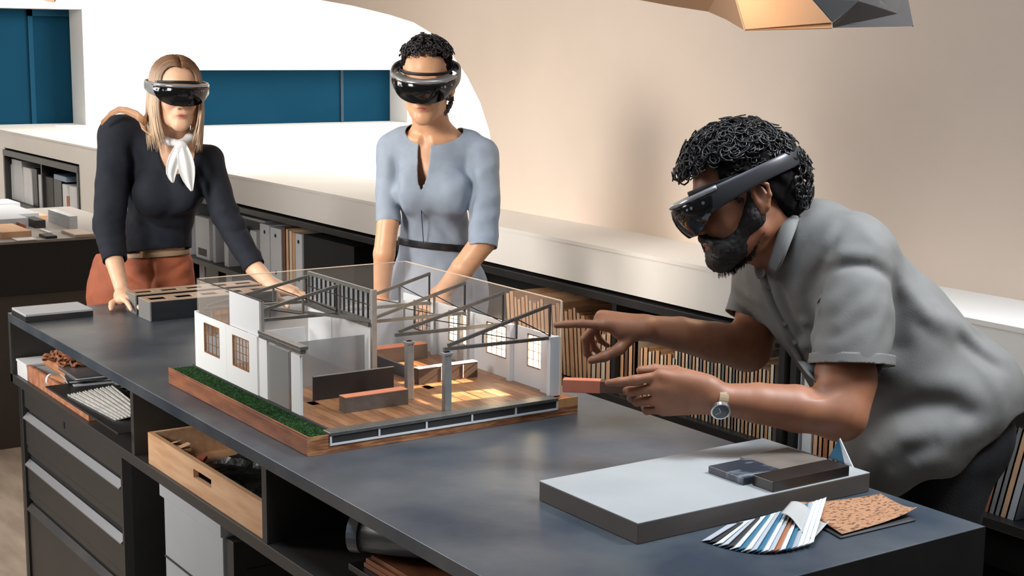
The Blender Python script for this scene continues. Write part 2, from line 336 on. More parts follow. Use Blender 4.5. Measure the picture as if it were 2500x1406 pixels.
# papers lying in the empty bay
for i, (a, b, zz, m_, lb) in enumerate(((818, 860, .0, BK[4], 'brown folder lying flat in the empty bay'), (846, 905, .012, M_dk, 'black clipboard lying on the brown folder'), (870, 915, .026, M_paper, 'loose white sheets lying on the clipboard'))):
    x0 = ony(a, 648, YS + .05)[0]; x1 = ony(b, 655, YS + .05)[0]
    o = MB().box((x0, YS + .04 + .01 * i, ZSH + zz), (x1, YS + .24, ZSH + zz + .012)).build('folder', m_, None, .001); tag(o, lb, 'folder')
# lower shelf things glimpsed left of the acrylic box
for i, (a, w_, m_, lb) in enumerate(((487, .07, M_grey, 'grey binder on the lower shelf above the plastic boxes'), (503, .16, M_steel2, 'black carton on the lower shelf by the grey binder'), (552, .07, M_bind, 'pale narrow binder on the lower shelf below the forearm'), (700, .3, M_dk, 'dark carton on the lower shelf behind the acrylic'))):
    book(ony(a, 680, YS + .03)[0], .36, w_, .235, .22, m_, lb, name='binder', cat='binder')
# far left little bookcase
zf = .6205
XF = lambda p: ony(p, 450, YS + .03)[0]
for i, (a, b, h, m_, lb) in enumerate(((15, 30, .24, M_bind, 'white magazine file at the left end of the wall niche'), (31, 56, .28, M_bind, 'big white folder in the wall niche'), (58, 77, .245, M_paper, 'white binder with a slot in the wall niche'),
        (79, 92, .25, M_steel2, 'glossy black folder beside the slotted binder'), (94, 102, .22, M_bind, 'narrow grey spine in the wall niche'), (104, 130, .22, M_dk, 'black portfolio box in the middle of the niche'),
        (131, 151, .215, M_steel2, 'black box under the pale blue packet'), (152, 160, .2, M_paper, 'white folder leaning by the black boxes'), (161, 168, .13, BK[2], 'rust coloured book in the wall niche'), (169, 186, .2, M_paper, 'white magazine file at the right end of the niche'))):
    book(XF(a), zf, XF(b) - XF(a) - .01, h, .2, m_, lb, name='folder', cat='folder')
o = MB().box((XF(132), YS + .03, zf + .216), (XF(162), YS + .2, zf + .25)).build('packet', mat('pale blue packet', (150, 172, 196), .6), None, .002); tag(o, 'pale blue packet lying on the black box in the wall niche', 'packet')
# ------------------------------------------------------------------ second desk at far left
def desk():
    X1 = -6.205; X0 = -7.4; zt = .885
    t = thing('desk', 'dark cabinet desk with a paper-covered top at far left', 'desk', (-6.8, 1.6, 0))
    bx('desk_top', (X0, -.6, zt - .012), (X1, 2.30, zt), mat('grey desk top', (150, 145, 140), .5), t, .002)
    bx('fascia', (X0 + .01, -.59, .657), (X1 - .004, 2.295, zt - .012), mat('black fascia', (38, 37, 37), .5), t)
    bx('cabinet_body', (X0 + .01, -.59, 0), (X1 - .012, 2.295, .655), mat('brown grey cabinet', (84, 79, 74), .6), t)
desk()
def papers():
    zt = .885; g = 'papers strewn on the far desk'
    def pk(px0, py0, px1, py1, z, h, m, name, label, pt=0):
        a = onz(px0, py0, z); b = onz(px1, py1, z); X = (a[0], b[0]); Y = (a[1], b[1])
        o = MB().box((min(X), min(Y), z), (max(X), max(Y), z + h)).build(name, m, None, .001); tag(o, label, name.replace('_', ' '))
    pk(118, 540, 190, 557, zt, .055, mat('sheaf of paper', (196, 200, 204), .7, noise=.15, nscale=200, stretch=(.1, .1, 3)), 'paper_stack', 'thick stack of pale sheets right of the others on the far desk')
    pk(-40, 566, 78, 580, zt, .03, BK[1], 'folder', 'tan folder at the front left of the far desk')
    pk(-60, 545, 70, 556, zt, .045, M_grey, 'paper_stack', 'low grey stack at left behind the tan folder')
    pk(-80, 522, 96, 538, zt, .035, M_grey, 'paper_stack', 'wide white stack at the back left of the far desk')
    pk(150, 568, 232, 577, zt, .012, mat('beige drawing board', (190, 172, 156), .6), 'drawing_board', 'beige drawing board at the right corner of the far desk')
    pk(95, 577, 140, 582, zt, .012, M_dk, 'notebook', 'dark notebook at the front edge of the far desk')
    pk(20, 580, 92, 586, zt, .004, M_paper, 'sheet', 'loose white sheet at the front edge of the far desk')
    pk(-60, 506, 50, 512, zt, .035, M_grey, 'paper_stack', 'rearmost tall white stack under the wall niche')
    pk(60, 548, 112, 556, zt, .035, M_dk, 'binder', 'dark binder lying between the two front stacks on the far desk')
    pk(96, 562, 128, 570, zt, .006, M_paper, 'sheet', 'small white sheet beside the dark notebook')
    pk(68, 528, 118, 536, zt, .02, BK[1], 'folder', 'tan folder behind the thick sheaf on the far desk')
    pk(36, 556, 64, 566, zt, .03, BK[2], 'sample_block', 'rust coloured sample block between the paper stacks')
papers()
# ------------------------------------------------------------------ main workbench
TX0, TX1, TY0, TY1, TZ = -4.384, -1.538, 1.165, 2.015, .92
def bench():
    t = thing('worktop', 'long dark steel worktop that carries the model', 'worktop', (-2.96, 1.59, .892))
    bx('top', (TX0, TY0, .893), (TX1, TY1, TZ), mat('patinated steel top', (54, 66, 80), .36, .35, rgb2=(96, 101, 106), nscale=3.6, bump=.16, bscale=12, detail=9), t, .0015)
    s = thing('workbench_frame', 'open dark steel frame with shelf bays under the worktop', 'shelving', (-2.96, 1.59, 0))
    P = M_cab
    bx('side_panel', (TX0, TY0, .711), (TX0 + .022, TY1, .8925), P, s)
    bx('long_shelf', (TX0, TY0, .711), (TX1 - .03, TY1 - .02, .738), P, s, .001)
    bx('end_panel', (TX1 - .03, TY0, 0), (TX1 - .0005, TY1, .8925), M_steel2, s); bx('end_cover', (TX1, TY0, 0), (TX1 + .002, TY1, .9195), M_steel2, s)
    bx('divider', (-3.347, TY0 + .001, .7385), (-3.327, TY1 - .02, .8925), P, s)
    bx('divider', (-2.600, TY0 + .001, .7385), (-2.578, TY1 - .02, .8925), P, s)
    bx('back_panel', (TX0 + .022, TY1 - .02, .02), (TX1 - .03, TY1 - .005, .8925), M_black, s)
    bx('leg', (-4.343, TY0 + .01, 0), (-4.322, TY0 + .05, .7105), M_steel, s); bx('leg', (-4.343, TY1 - .06, 0), (-4.322, TY1 - .02, .7105), M_steel, s)
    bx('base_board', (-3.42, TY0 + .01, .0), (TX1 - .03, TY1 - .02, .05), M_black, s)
    # drawer cabinet
    c = thing('drawer_cabinet', 'graphite steel drawer cabinet at the left end of the workbench', 'cabinet', (-3.87, 1.5, 0))
    x0, x1 = -4.305, -3.437; yf = TY0 + .012
    bx('cabinet_body', (x0, yf + .018, 0), (x1, TY1 - .03, .7105), M_steel2, c)
    bx('side_strip', (x1 - .012, yf - .006, 0), (x1, yf + .018, .7105), P, c); bx('side_strip', (x0, yf - .006, 0), (x0 + .012, yf + .018, .7105), P, c)
    bx('header', (x0 + .012, yf, .652), (x1 - .012, yf + .0175, .7105), P, c, .001)
    lk = ony(156, 1030, yf)[0]; bx('lock', (lk - .007, yf - .002, .672), (lk + .007, yf, .69), M_black, c)
    for z0, z1 in ((.538, .640), (.396, .498), (.03, .362)):
        d = bx('drawer', (x0 + .014, yf, z0), (x1 - .014, yf + .0175, z1 - .012), P, c, .0012)
        mb = MB(); y0 = yf - .012
        mb.prism([(x0 + .02, y0 + .003, z1 - .018), (x0 + .02, yf + .006, z1 - .003), (x0 + .02, yf + .006, z1 - .007), (x0 + .02, y0 + .003, z1 - .021)], (x1 - x0 - .04, 0, 0))
        mb.build('handle', M_lip if z1 > .4 else M_steel, d, fixn=True)
        bx('grip_recess', (x0 + .014, yf + .010, z1 - .0115), (x1 - .014, yf + .0175, z1 + .010), M_black, c); bx('drawer_strip', (x0 + .014, yf + .002, z0 - .022), (x1 - .014, yf + .0175, z0 - .002), P, c) if z0 > .1 else None  # black strip above each drawer stands in for the slot's shade
bench()
def bays():
    # bay 1
    z = .7385
    o = thing('white_carton', 'white carton at the back left of the first open bay', 'box', (-4.3, 1.4, z))
    bx('carton', (-4.345, 1.175, z), (-4.245, 1.60, z + .042), M_paper, o, .001); bx('lid', (-4.347, 1.173, z + .042), (-4.243, 1.602, z + .049), M_paper, o, .001)
    t = thing('cork_tray', 'shallow tan cork tray full of samples in the first bay', 'tray', (-3.93, 1.3, z))
    xa = ony(69, 930, 1.18)[0]; xb = ony(218, 1010, 1.18)[0]
    mk = mat('cork', (188, 132, 96), .7, rgb2=(160, 96, 66), nscale=40)
    bx('front_side', (xa, 1.178, z), (xb, 1.186, z + .048), mk, t); bx('rear_side', (xa, 1.50, z), (xb, 1.508, z + .048), mk, t)
    bx('left_side', (xa, 1.186, z), (xa + .008, 1.50, z + .048), mk, t); bx('right_side', (xb - .008, 1.186, z), (xb, 1.50, z + .048), mk, t); bx('bottom', (xa + .008, 1.186, z), (xb - .008, 1.50, z + .006), mk, t)
    # brown woven lump
    mb = MB(); rr = random.Random(3)
    cx, cy, cz = -4.10, 1.27, z + .085
    for i in range(60):
        a = rr.uniform(0, 6.28); q = math.sqrt(rr.random()); x = cx + q * .10 * math.cos(a); y = cy + q * .07 * math.sin(a); zz = cz + .016 * (1 - q * q)
        th = rr.uniform(0, 3.14); pts = [(x + .018 * math.cos(k * .7) * math.cos(th) - .008 * math.sin(k * .7) * math.sin(th), y + .018 * math.cos(k * .7) * math.sin(th) + .008 * math.sin(k * .7) * math.cos(th), zz + .005 * math.sin(k * 1.4)) for k in range(10)]
        mb.tube(pts, .0035, 6)
    o = thing('rope_mat', 'knotted brown rope sample piled on the cork tray', 'sample', (cx, cy, z + .05)); mb.build('strands', mat('brown rope', (150, 96, 66), .8, noise=.3, nscale=60), o, smooth=True)
    bx('backing', (cx - .1, cy - .06, z + .052), (cx + .1, cy + .06, z + .078), M_brown, o, .006)
    o = thing('cardboard_roll', 'short cardboard roll with a pale rim in the cork tray', 'roll', (-4.06, 1.19, z + .05))
    MB().tube([(-4.06, 1.192, z + .038), (-3.97, 1.235, z + .038)], .016, 14).build('tube_wall', M_brown, o); MB().tube([(-4.067, 1.189, z + .038), (-4.06, 1.192, z + .038)], .0175, 14).build('rim', M_paper, o)
    MB().box((-4.10, 1.19, z + .010), (-3.93, 1.33, z + .020)).build('card', mat('pale card', (214, 186, 160), .7), o)
    # stack of dark binders with plastic covers
    rr = random.Random(5); g = 'grey plastic folders stacked over the cork tray'
    for i in range(5):
        a = -.12 + rr.uniform(-.1, .1); c = Vector((-3.965 + rr.uniform(-.01, .01), 1.315, z + .022 + i * .0115))
        o = thing('folder', ['lowest black folder of the small pile in the first bay', 'second folder from below in the small pile', 'middle glossy folder of the small pile', 'fourth folder, dark with pale edge, of the small pile', 'topmost silver folder of the small pile'][i], 'folder', c, a)
        MB().box((-.085, -.11, 0), (.085, .11, .0035)).box((-.085, -.11, .0075), (.085, .11, .011)).build('covers', (M_steel2, M_dk, M_grey, M_dk, M_lip)[i], o, local=True)
        MB().box((-.08, -.105, .0035), (.083, .105, .0075)).build('sheets', M_paper, o, local=True)
    # dark drawing board, overhanging to the right
    bz = z + .0495; xl = -3.855
    o = thing('drawing_board', 'dark thin board lying across the cork tray, pulled forward', 'board', (-3.6, 1.3, bz))
    bx('board', (-3.93, 1.165 - .03, bz), (-3.352, 1.30, bz + .004), M_steel2, o, .001)
    # strips
    ms = mat('silver strip', (190, 188, 184), .4, noise=.2, nscale=60, stretch=(1, 12, 1))
    for i in range(8):
        o = thing('sample_strip', ('nearest', 'second nearest', 'third nearest', 'fourth nearest', 'fourth farthest', 'third farthest', 'second farthest', 'farthest')[i] + ' silvery ribbed strip of the fan on the dark board', 'sample strip', (-3.66 + i * .003, 1.165 + i * .012, bz + .0045 + i * .0020), -.06 - .02 * i + .12, 'ribbed sample strips on the dark board')
        MB().box((-.13, -.006, 0), (.19, .006, .002)).box((-.13, -.006, .002), (.19, -.004, .0045)).box((-.13, .004, .002), (.19, .006, .0045)).build('strip', ms, o, local=True)
    o = thing('clear_tub', 'empty clear plastic tub at the right of the first bay', 'container', (-3.5, 1.4, bz))
    k = glassy('clear plastic', (200, 210, 218), .6, .1)
    mb = MB(); 
    for a, b in (((-3.60, 1.30), (-3.38, 1.306)), ((-3.60, 1.44), (-3.38, 1.446)), ((-3.60, 1.306), (-3.594, 1.44)), ((-3.386, 1.306), (-3.38, 1.44))): mb.box((*a, z + .0), (*b, z + .085))
    mb.build('tub_wall', k, o); bx('rim', (-3.607, 1.293, z + .085), (-3.374, 1.302, z + .090), M_lip, o)
    # bay 2: birch tray
    t = thing('wooden_tray', 'pale birch tray with a hand slot in the second bay', 'tray', (-2.92, 1.4, z))
    xa, xb, y0, y1, zt = -3.25, -2.604, 1.172, 1.62, z + .075
    s0, s1, q0, q1 = -2.972, -2.872, z + .036, z + .056
    mb = MB().box((xa, y0, z), (s0, y0 + .012, zt)).box((s1, y0, z), (xb, y0 + .012, zt)).box((s0, y0, z), (s1, y0 + .012, q0)).box((s0, y0, q1), (s1, y0 + .012, zt))
    mb.build('tray_front', M_wood, t)
    bx('tray_back', (xa, y1, z), (xb, y1 + .012, zt), M_wood, t); bx('tray_side', (xa, y0 + .012, z), (xa + .012, y1, zt), M_wood, t); bx('tray_side', (xb - .012, y0 + .012, z), (xb, y1, zt), M_wood, t)
    bx('tray_bottom', (xa + .012, y0 + .012, z), (xb - .012, y1, z + .008), M_wood, t)
    # crumpled dark film
    def crumple(name, x0, x1, y0, y1, zb, amp, m, label, cat, seed, n=60):
        r = np.random.default_rng(seed); mb = MB(); vs = []; n = 30; cs = r.uniform(0, 1, (26, 2)); hs_ = r.uniform(-.4, 1, 26); sl_ = r.normal(size=(26, 2)) * 1.6
        for i in range(n):
            for j in range(n):
                u, v = i / (n - 1) + r.uniform(-.012, .012), j / (n - 1) + r.uniform(-.012, .012); dd = ((cs - (u, v)) ** 2).sum(1); a_, b_ = np.argsort(dd)[:2]
                f_ = lambda k_: hs_[k_] + sl_[k_] @ (np.array((u, v)) - cs[k_]); w_ = dd[b_] / (dd[a_] + dd[b_]); q = .5 + .5 * (w_ * f_(a_) + (1 - w_) * f_(b_)) + r.uniform(-.03, .03)
                e = min(i, j, n - 1 - i, n - 1 - j) / 3.; vs.append((x0 + (x1 - x0) * min(max(u, 0), 1), y0 + (y1 - y0) * min(max(v, 0), 1), zb + amp * min(max(q, 0), 1.1) * min(1, e * .8 + .1)))
        mb.add(vs, [(i * n + j, (i + 1) * n + j, (i + 1) * n + j + 1, i * n + j + 1) for i in range(n - 1) for j in range(n - 1)])
        o = mb.build(name, m, None); tag(o, label, cat); md = o.modifiers.new('s', 'SOLIDIFY'); md.thickness = .0008; return o
    film = mat('crumpled dark film', (26, 27, 28), .4, 0, noise=.2, nscale=20, bump=.6, bscale=40)
    crumple('plastic_film', -3.14, -2.64, 1.21, 1.60, z + .010, .048, film, 'crumpled dark plastic film filling the birch tray', 'plastic film', 4)
    for i, (px, py, m_, lb) in enumerate(((428, 1092, BK[1], 'folded tan scrap at the left of the birch tray'), (448, 1101, BK[1], 'larger tan scrap beside the folded one'), (490, 1124, mat('orange card', (190, 92, 64), .7), 'small orange block on the dark film'))):
        p = onz(px, py, z + .062); o = thing('scrap', lb, 'scrap', p, .5 + i)
        MB().box((-.016, -.011, 0), (.016, .011, .007)).build('piece', m_, o, .001, local=True)
        if i < 2: MB().prism([(-.016, -.011, .007), (.014, -.011, .016), (.014, .011, .016), (-.016, .011, .007)], (0, 0, .0012)).build('flap', m_, o, local=True)
    # below: archive box and steel file cabinet in the second bay
    o = thing('archive_box', 'light grey archive box with lid in the bay below the tray', 'box', (-3.03, 1.4, .05))
    bx('box_body', (-3.205, TY0 + .025, .05), (-2.86, 1.32, .668), M_grey, o, .001); bx('lid', (-3.213, TY0 + .017, .668), (-2.852, 1.33, .704), M_grey, o, .0015)
    bx('label_strip', (-3.206, TY0 + .023, .519), (-2.859, TY0 + .0255, .524), M_dk, o)
    f = thing('file_cabinet', 'dark steel file cabinet behind the grey archive box', 'cabinet', (-2.84, 1.6, .05))
    bx('cabinet_body', (-2.852, TY0 + .03, .05), (-2.815, 1.9, .667), M_cab, f, .001)
    for zz in (.60, .53, .45): bx('seam', (-2.815, TY0 + .06, zz), (-2.8142, 1.88, zz + .004), M_black, f)
    # bay 3: roll, boards, slab
    o = thing('plastic_tube', 'grey translucent tube lying under the worktop in the third bay', 'tube', (-2.1, 1.3, z))
    a = np.array(ony(890, 1300, 1.20)); a[2] += 0.0
    M_tube = mat('smoky tube', (74, 76, 80), .25)
    MB().tube([a, a + np.array([.40, .30, -.0])], .034, 24).build('tube_wall', M_tube, o, smooth=True); MB().tube([a - np.array([.016, .012, 0]), a], .037, 24).build('end_cap', mat('cap', (110, 114, 120), .25), o)
    zs = z + .0
    xs = ony(856, 1360, 1.19)[0]
    o = thing('crate', 'black crate that carries the copper boards in the third bay', 'crate', (-2.0, 1.4, zs))
    bx('crate_body', (xs + .05, 1.22, z), (TX1 - .04, 1.9, z + .040), M_black, o); bx('crate_lid', (xs, 1.185, z + .040), (TX1 - .035, 1.92, z + .052), M_steel2, o, .001)
    x2 = ony(888, 1350, 1.20)[0]
    for i in range(3):
        o = thing('timber_board', ['lowest', 'middle', 'top'][i] + ' copper brown timber board on the black crate', 'board', (x2 + .2, 1.4, z + .052 + i * .0085))
        bx('board', (x2 + (0, .004, .014)[i], 1.20 + (0, .002, .008)[i], z + .0525 + i * .0085), (TX1 - .04, 1.85, z + .0605 + i * .0085), mat('copper timber', (168, 104, 66), .5, rgb2=(130, 74, 44), nscale=8, stretch=(1, 8, 8)), o, .0006)
bays()
# ------------------------------------------------------------------ things on the worktop
def ontop():
    z = TZ + .0005
    o = thing('foam_board', 'stacked pair of pale boards on the left end of the worktop', 'board', (-4.32, 1.29, z))
    p = onz(52, 782, z); q = onz(228, 772, z)
    bx('dark_board', (p[0] - .10, p[1], z), (q[0] , q[1], z + .016), M_steel, o, .0008); bx('pale_board', (p[0] - .098, p[1] + .001, z + .0162), (q[0] - .001, q[1] - .001, z + .0225), M_grey, o, .0008)
    # two clear boxes
    k = glassy('smoked plastic', (34, 38, 44), .25, .04, .9)
    for i, (A, Bc, lb) in enumerate((((367, 785), 573, 'smoked plastic display box nearer the model, with cut-out lid'), ((332, 767), 560, 'smoked plastic display box behind its twin, by the woman\'s hand'))):
        a = onz(*A, z); x1 = a[0]; y0 = a[1]; x0 = x1 - (.095 if i == 0 else .085); y1 = y0 + .40; h = .056
        o = thing('display_box', lb, 'box', (x0, y0, z))
        bx('end_wall', (x0, y0, z), (x1, y0 + .004, z + h), mat('grey box end', (120, 120, 120), .4), o); bx('end_wall', (x0, y1 - .004, z), (x1, y1, z + h), mat('grey box end', (120, 120, 120), .4), o)
        bx('side_wall', (x1 - .003, y0 + .004, z), (x1, y1 - .004, z + h), k, o); bx('side_wall', (x0, y0 + .004, z), (x0 + .003, y1 - .004, z + h), k, o)
        bx('base', (x0 + .003, y0 + .004, z), (x1 - .003, y1 - .004, z + .003), M_black, o)
        mt = mat('taupe lid', (176, 150, 128), .45)
        mb = MB(); n = 5; zt = z + h
        mb.box((x0, y0, zt), (x0 + .028, y1, zt + .002)); mb.box((x1 - .028, y0, zt), (x1, y1, zt + .002))
        for j in range(n + 1):
            c = y0 + (y1 - y0) * j / n; mb.box((x0 + .028, max(y0, c - .014), zt), (x1 - .028, min(y1, c + .014), zt + .002))
        mb.build('lid', mt, o)
        for j in range(n):
            c = y0 + (y1 - y0) * (j + .5) / n; bx('insert', (x0 + .035, c - .02, z + .003), (x1 - .035, c + .02, z + h - .006), M_dk, o, .003)
    # big slab
    o = thing('stone_slab', 'big pale grey slab sample at the right end of the worktop', 'slab', (-1.92, 1.72, z))
    xs0, xs1, ys0, ys1 = -2.058, -1.780, 1.455, 1.995
    zt_ = z + .036
    bx('slab_body', (xs0, ys0, z), (xs1, ys1, zt_ - .002), mat('slab edge grey', (80, 72, 66), .55, noise=.06, nscale=8), o, .0008)
    bx('slab_top', (xs0, ys0, zt_ - .002), (xs1, ys1, zt_), mat('slab top grey', (160, 162, 162), .35, noise=.05, nscale=7), o, .0006)
    zt = zt_ + .0003
    def tile(name, lb, x0, x1, y0, y1, z0, h, m, rz=0):
        c = ((x0 + x1) / 2, (y0 + y1) / 2, z0); t = thing(name, lb, 'tile', c, rz)
        MB().box((-(x1 - x0) / 2, -(y1 - y0) / 2, 0), ((x1 - x0) / 2, (y1 - y0) / 2, h)).build('tile_body', m, t, .001, local=True)
    tile('marble_tile', 'blue black marble tile with white veins on the slab', -1.935, -1.842, 1.742, 1.838, zt, .013, mat('veined marble', (40, 46, 56), .3, rgb2=(120, 128, 136), nscale=16, stretch=(2.5, 1, 1), detail=8))
    MATS['veined marble'].node_tree.nodes['Color Ramp'].color_ramp.elements[0].position = .56; MATS['veined marble'].node_tree.nodes['Color Ramp'].color_ramp.elements[1].position = .72
    tile('taupe_tile', 'brown grey tile behind the marble one on the slab', -1.960, -1.841, 1.842, 1.965, zt, .009, mat('taupe tile face', (104, 94, 86), .45, noise=.15, nscale=14))
    tile('black_tile', 'thick near-black tile nearest the slab corner', -1.836, -1.784, 1.757, 1.945, zt, .019, mat('black tile face', (34, 30, 28), .3, noise=.2, nscale=18), 0)
    # cork sheet: slightly curled
    def sheet(name, lb, cat, P, m, lift, th, zz):
        n = 14; vs = []; P = [np.array(p) for p in P]
        for i in range(n + 1):
            for j in range(n + 1):
                u, v = i / n, j / n; p = P[0] * (1 - u) * (1 - v) + P[1] * u * (1 - v) + P[2] * u * v + P[3] * (1 - u) * v
                p = p.copy(); p[2] = zz + lift(u, v); vs.append(p)
        mb = MB().add(vs, [(i * (n + 1) + j, (i + 1) * (n + 1) + j, (i + 1) * (n + 1) + j + 1, i * (n + 1) + j + 1) for i in range(n) for j in range(n)])
        o = mb.build(name, m, None, smooth=True, fixn=True); tag(o, lb, cat); md = o.modifiers.new('s', 'SOLIDIFY'); md.thickness = th; md.offset = 1; return o
    P = [onz(1945, 1252, z), onz(2150, 1218, z), onz(2238, 1262, z), onz(2055, 1312, z)]
    ck = mat('printed cork sheet', (168, 122, 88), .7, rgb2=(86, 54, 36), nscale=120, stretch=(2.4, .8, 1), detail=4)
    r = MATS['printed cork sheet'].node_tree.nodes['Color Ramp'].color_ramp; r.elements[0].position = .545; r.elements[1].position = .62
    sheet('cork_sheet', 'tan sheet with rows of dark flecks at the worktop corner', 'sheet', P, ck, lambda u, v: .002 + .010 * (1 - u) ** 3 * (1 - v) + .012 * (u * v) ** 4 + .004 * (1 - v) ** 2, .0012, z + .003)
    P2 = [onz(1955, 1262, z), onz(2140, 1232, z), onz(2236, 1272, z), onz(2052, 1316, z)]
    sheet('dark_folder', 'dark folder lying under the tan flecked sheet', 'folder', P2, M_dk, lambda u, v: 0, .002, z + .0005)
    # swatch fan
    f = thing('swatch_fan', 'fanned deck of grey, white and blue colour swatches', 'swatches', onz(1880, 1290, z))
    piv = np.array(onz(1978, 1236, z)); cols = [M_grey, M_dk, M_paper, M_grey, M_dk, M_paper, mat('swatch blue', (58, 112, 140), .5), M_paper, M_grey, mat('swatch blue', (58, 112, 140), .5), M_paper, M_grey, BK[2], M_paper, mat('swatch blue', (58, 112, 140), .5), M_grey, M_paper, M_paper, M_paper]
    a0 = np.array(onz(1735, 1330, z)); n = len(cols)
    pxs = np.linspace(1712, 1960, n)
    for i in range(n):
        u = i / (n - 1); bot = np.array(onz(pxs[i] , 1322 + 30 * math.sin(u * math.pi * .85), z)); top = np.array(onz(1775 + 215 * u ** .9, 1292 - 42 * u, z))
        bot[2] = z + .001; top[2] = z + .008 + .010 * u
        d = top - bot; L = np.linalg.norm(d); d /= L
        s_ = np.cross(d, (0, 0, 1)); s_ /= np.linalg.norm(s_); wv = s_ * .016 + np.array([0, 0, .006 + .004 * u])
        if wv @ CR < 0: wv = -s_ * .016 + np.array([0, 0, .006 + .004 * u])
        nn = np.cross(d, wv); nn /= np.linalg.norm(nn)
        mb = MB().prism([bot, bot + wv, top + wv * 1.1, top], nn * .0012); mb.build('swatch', cols[i], f, fixn=True)
    P3 = [onz(1905, 1292, z), onz(1930, 1262, z), onz(2025, 1285, z), onz(1985, 1330, z)]
    sheet('swatch_card', 'large pale grey swatch card folded at the right of the fan', 'swatches', P3, mat('pale swatch card', (176, 174, 170), .5, noise=.05, nscale=8), lambda u, v: .024 - .016 * v + .006 * math.sin(v * 6) , .0012, z + .003)
    P4 = [onz(1899, 1286, z), onz(1912, 1258, z), onz(1945, 1262, z), onz(1925, 1290, z)]
    sheet('rust_card', 'rust red card corner behind the swatch fan', 'card', P4, mat('rust card', (120, 58, 44), .6), lambda u, v: .004, .0015, z + .001)
    P5 = [onz(1948, 1340, z), onz(1975, 1342, z), onz(1992, 1385, z), onz(1950, 1372, z)]
    # white and blue paper corners by the shirt hem
    a = onz(2030, 1120, z + .03)
    o = thing('paper_fold', 'folded blue and white paper standing by the shirt hem', 'paper', (-1.93, 2.03, z))
    b0, b1, tp = ony(2022, 1118, 2.00), ony(2062, 1132, 2.00), ony(2048, 1072, 2.00)
    MB().prism([b0, b1, tp], (0, .002, 0)).build('blue_side', mat('swatch blue', (58, 112, 140), .5), o, fixn=True)
    c0, c1, c2 = ony(2062, 1134, 1.998), ony(2085, 1146, 1.998), ony(2050, 1070, 1.998)
    MB().prism([c0, c1, c2], (0, .002, 0)).build('white_side', M_paper, o, fixn=True)
ontop()
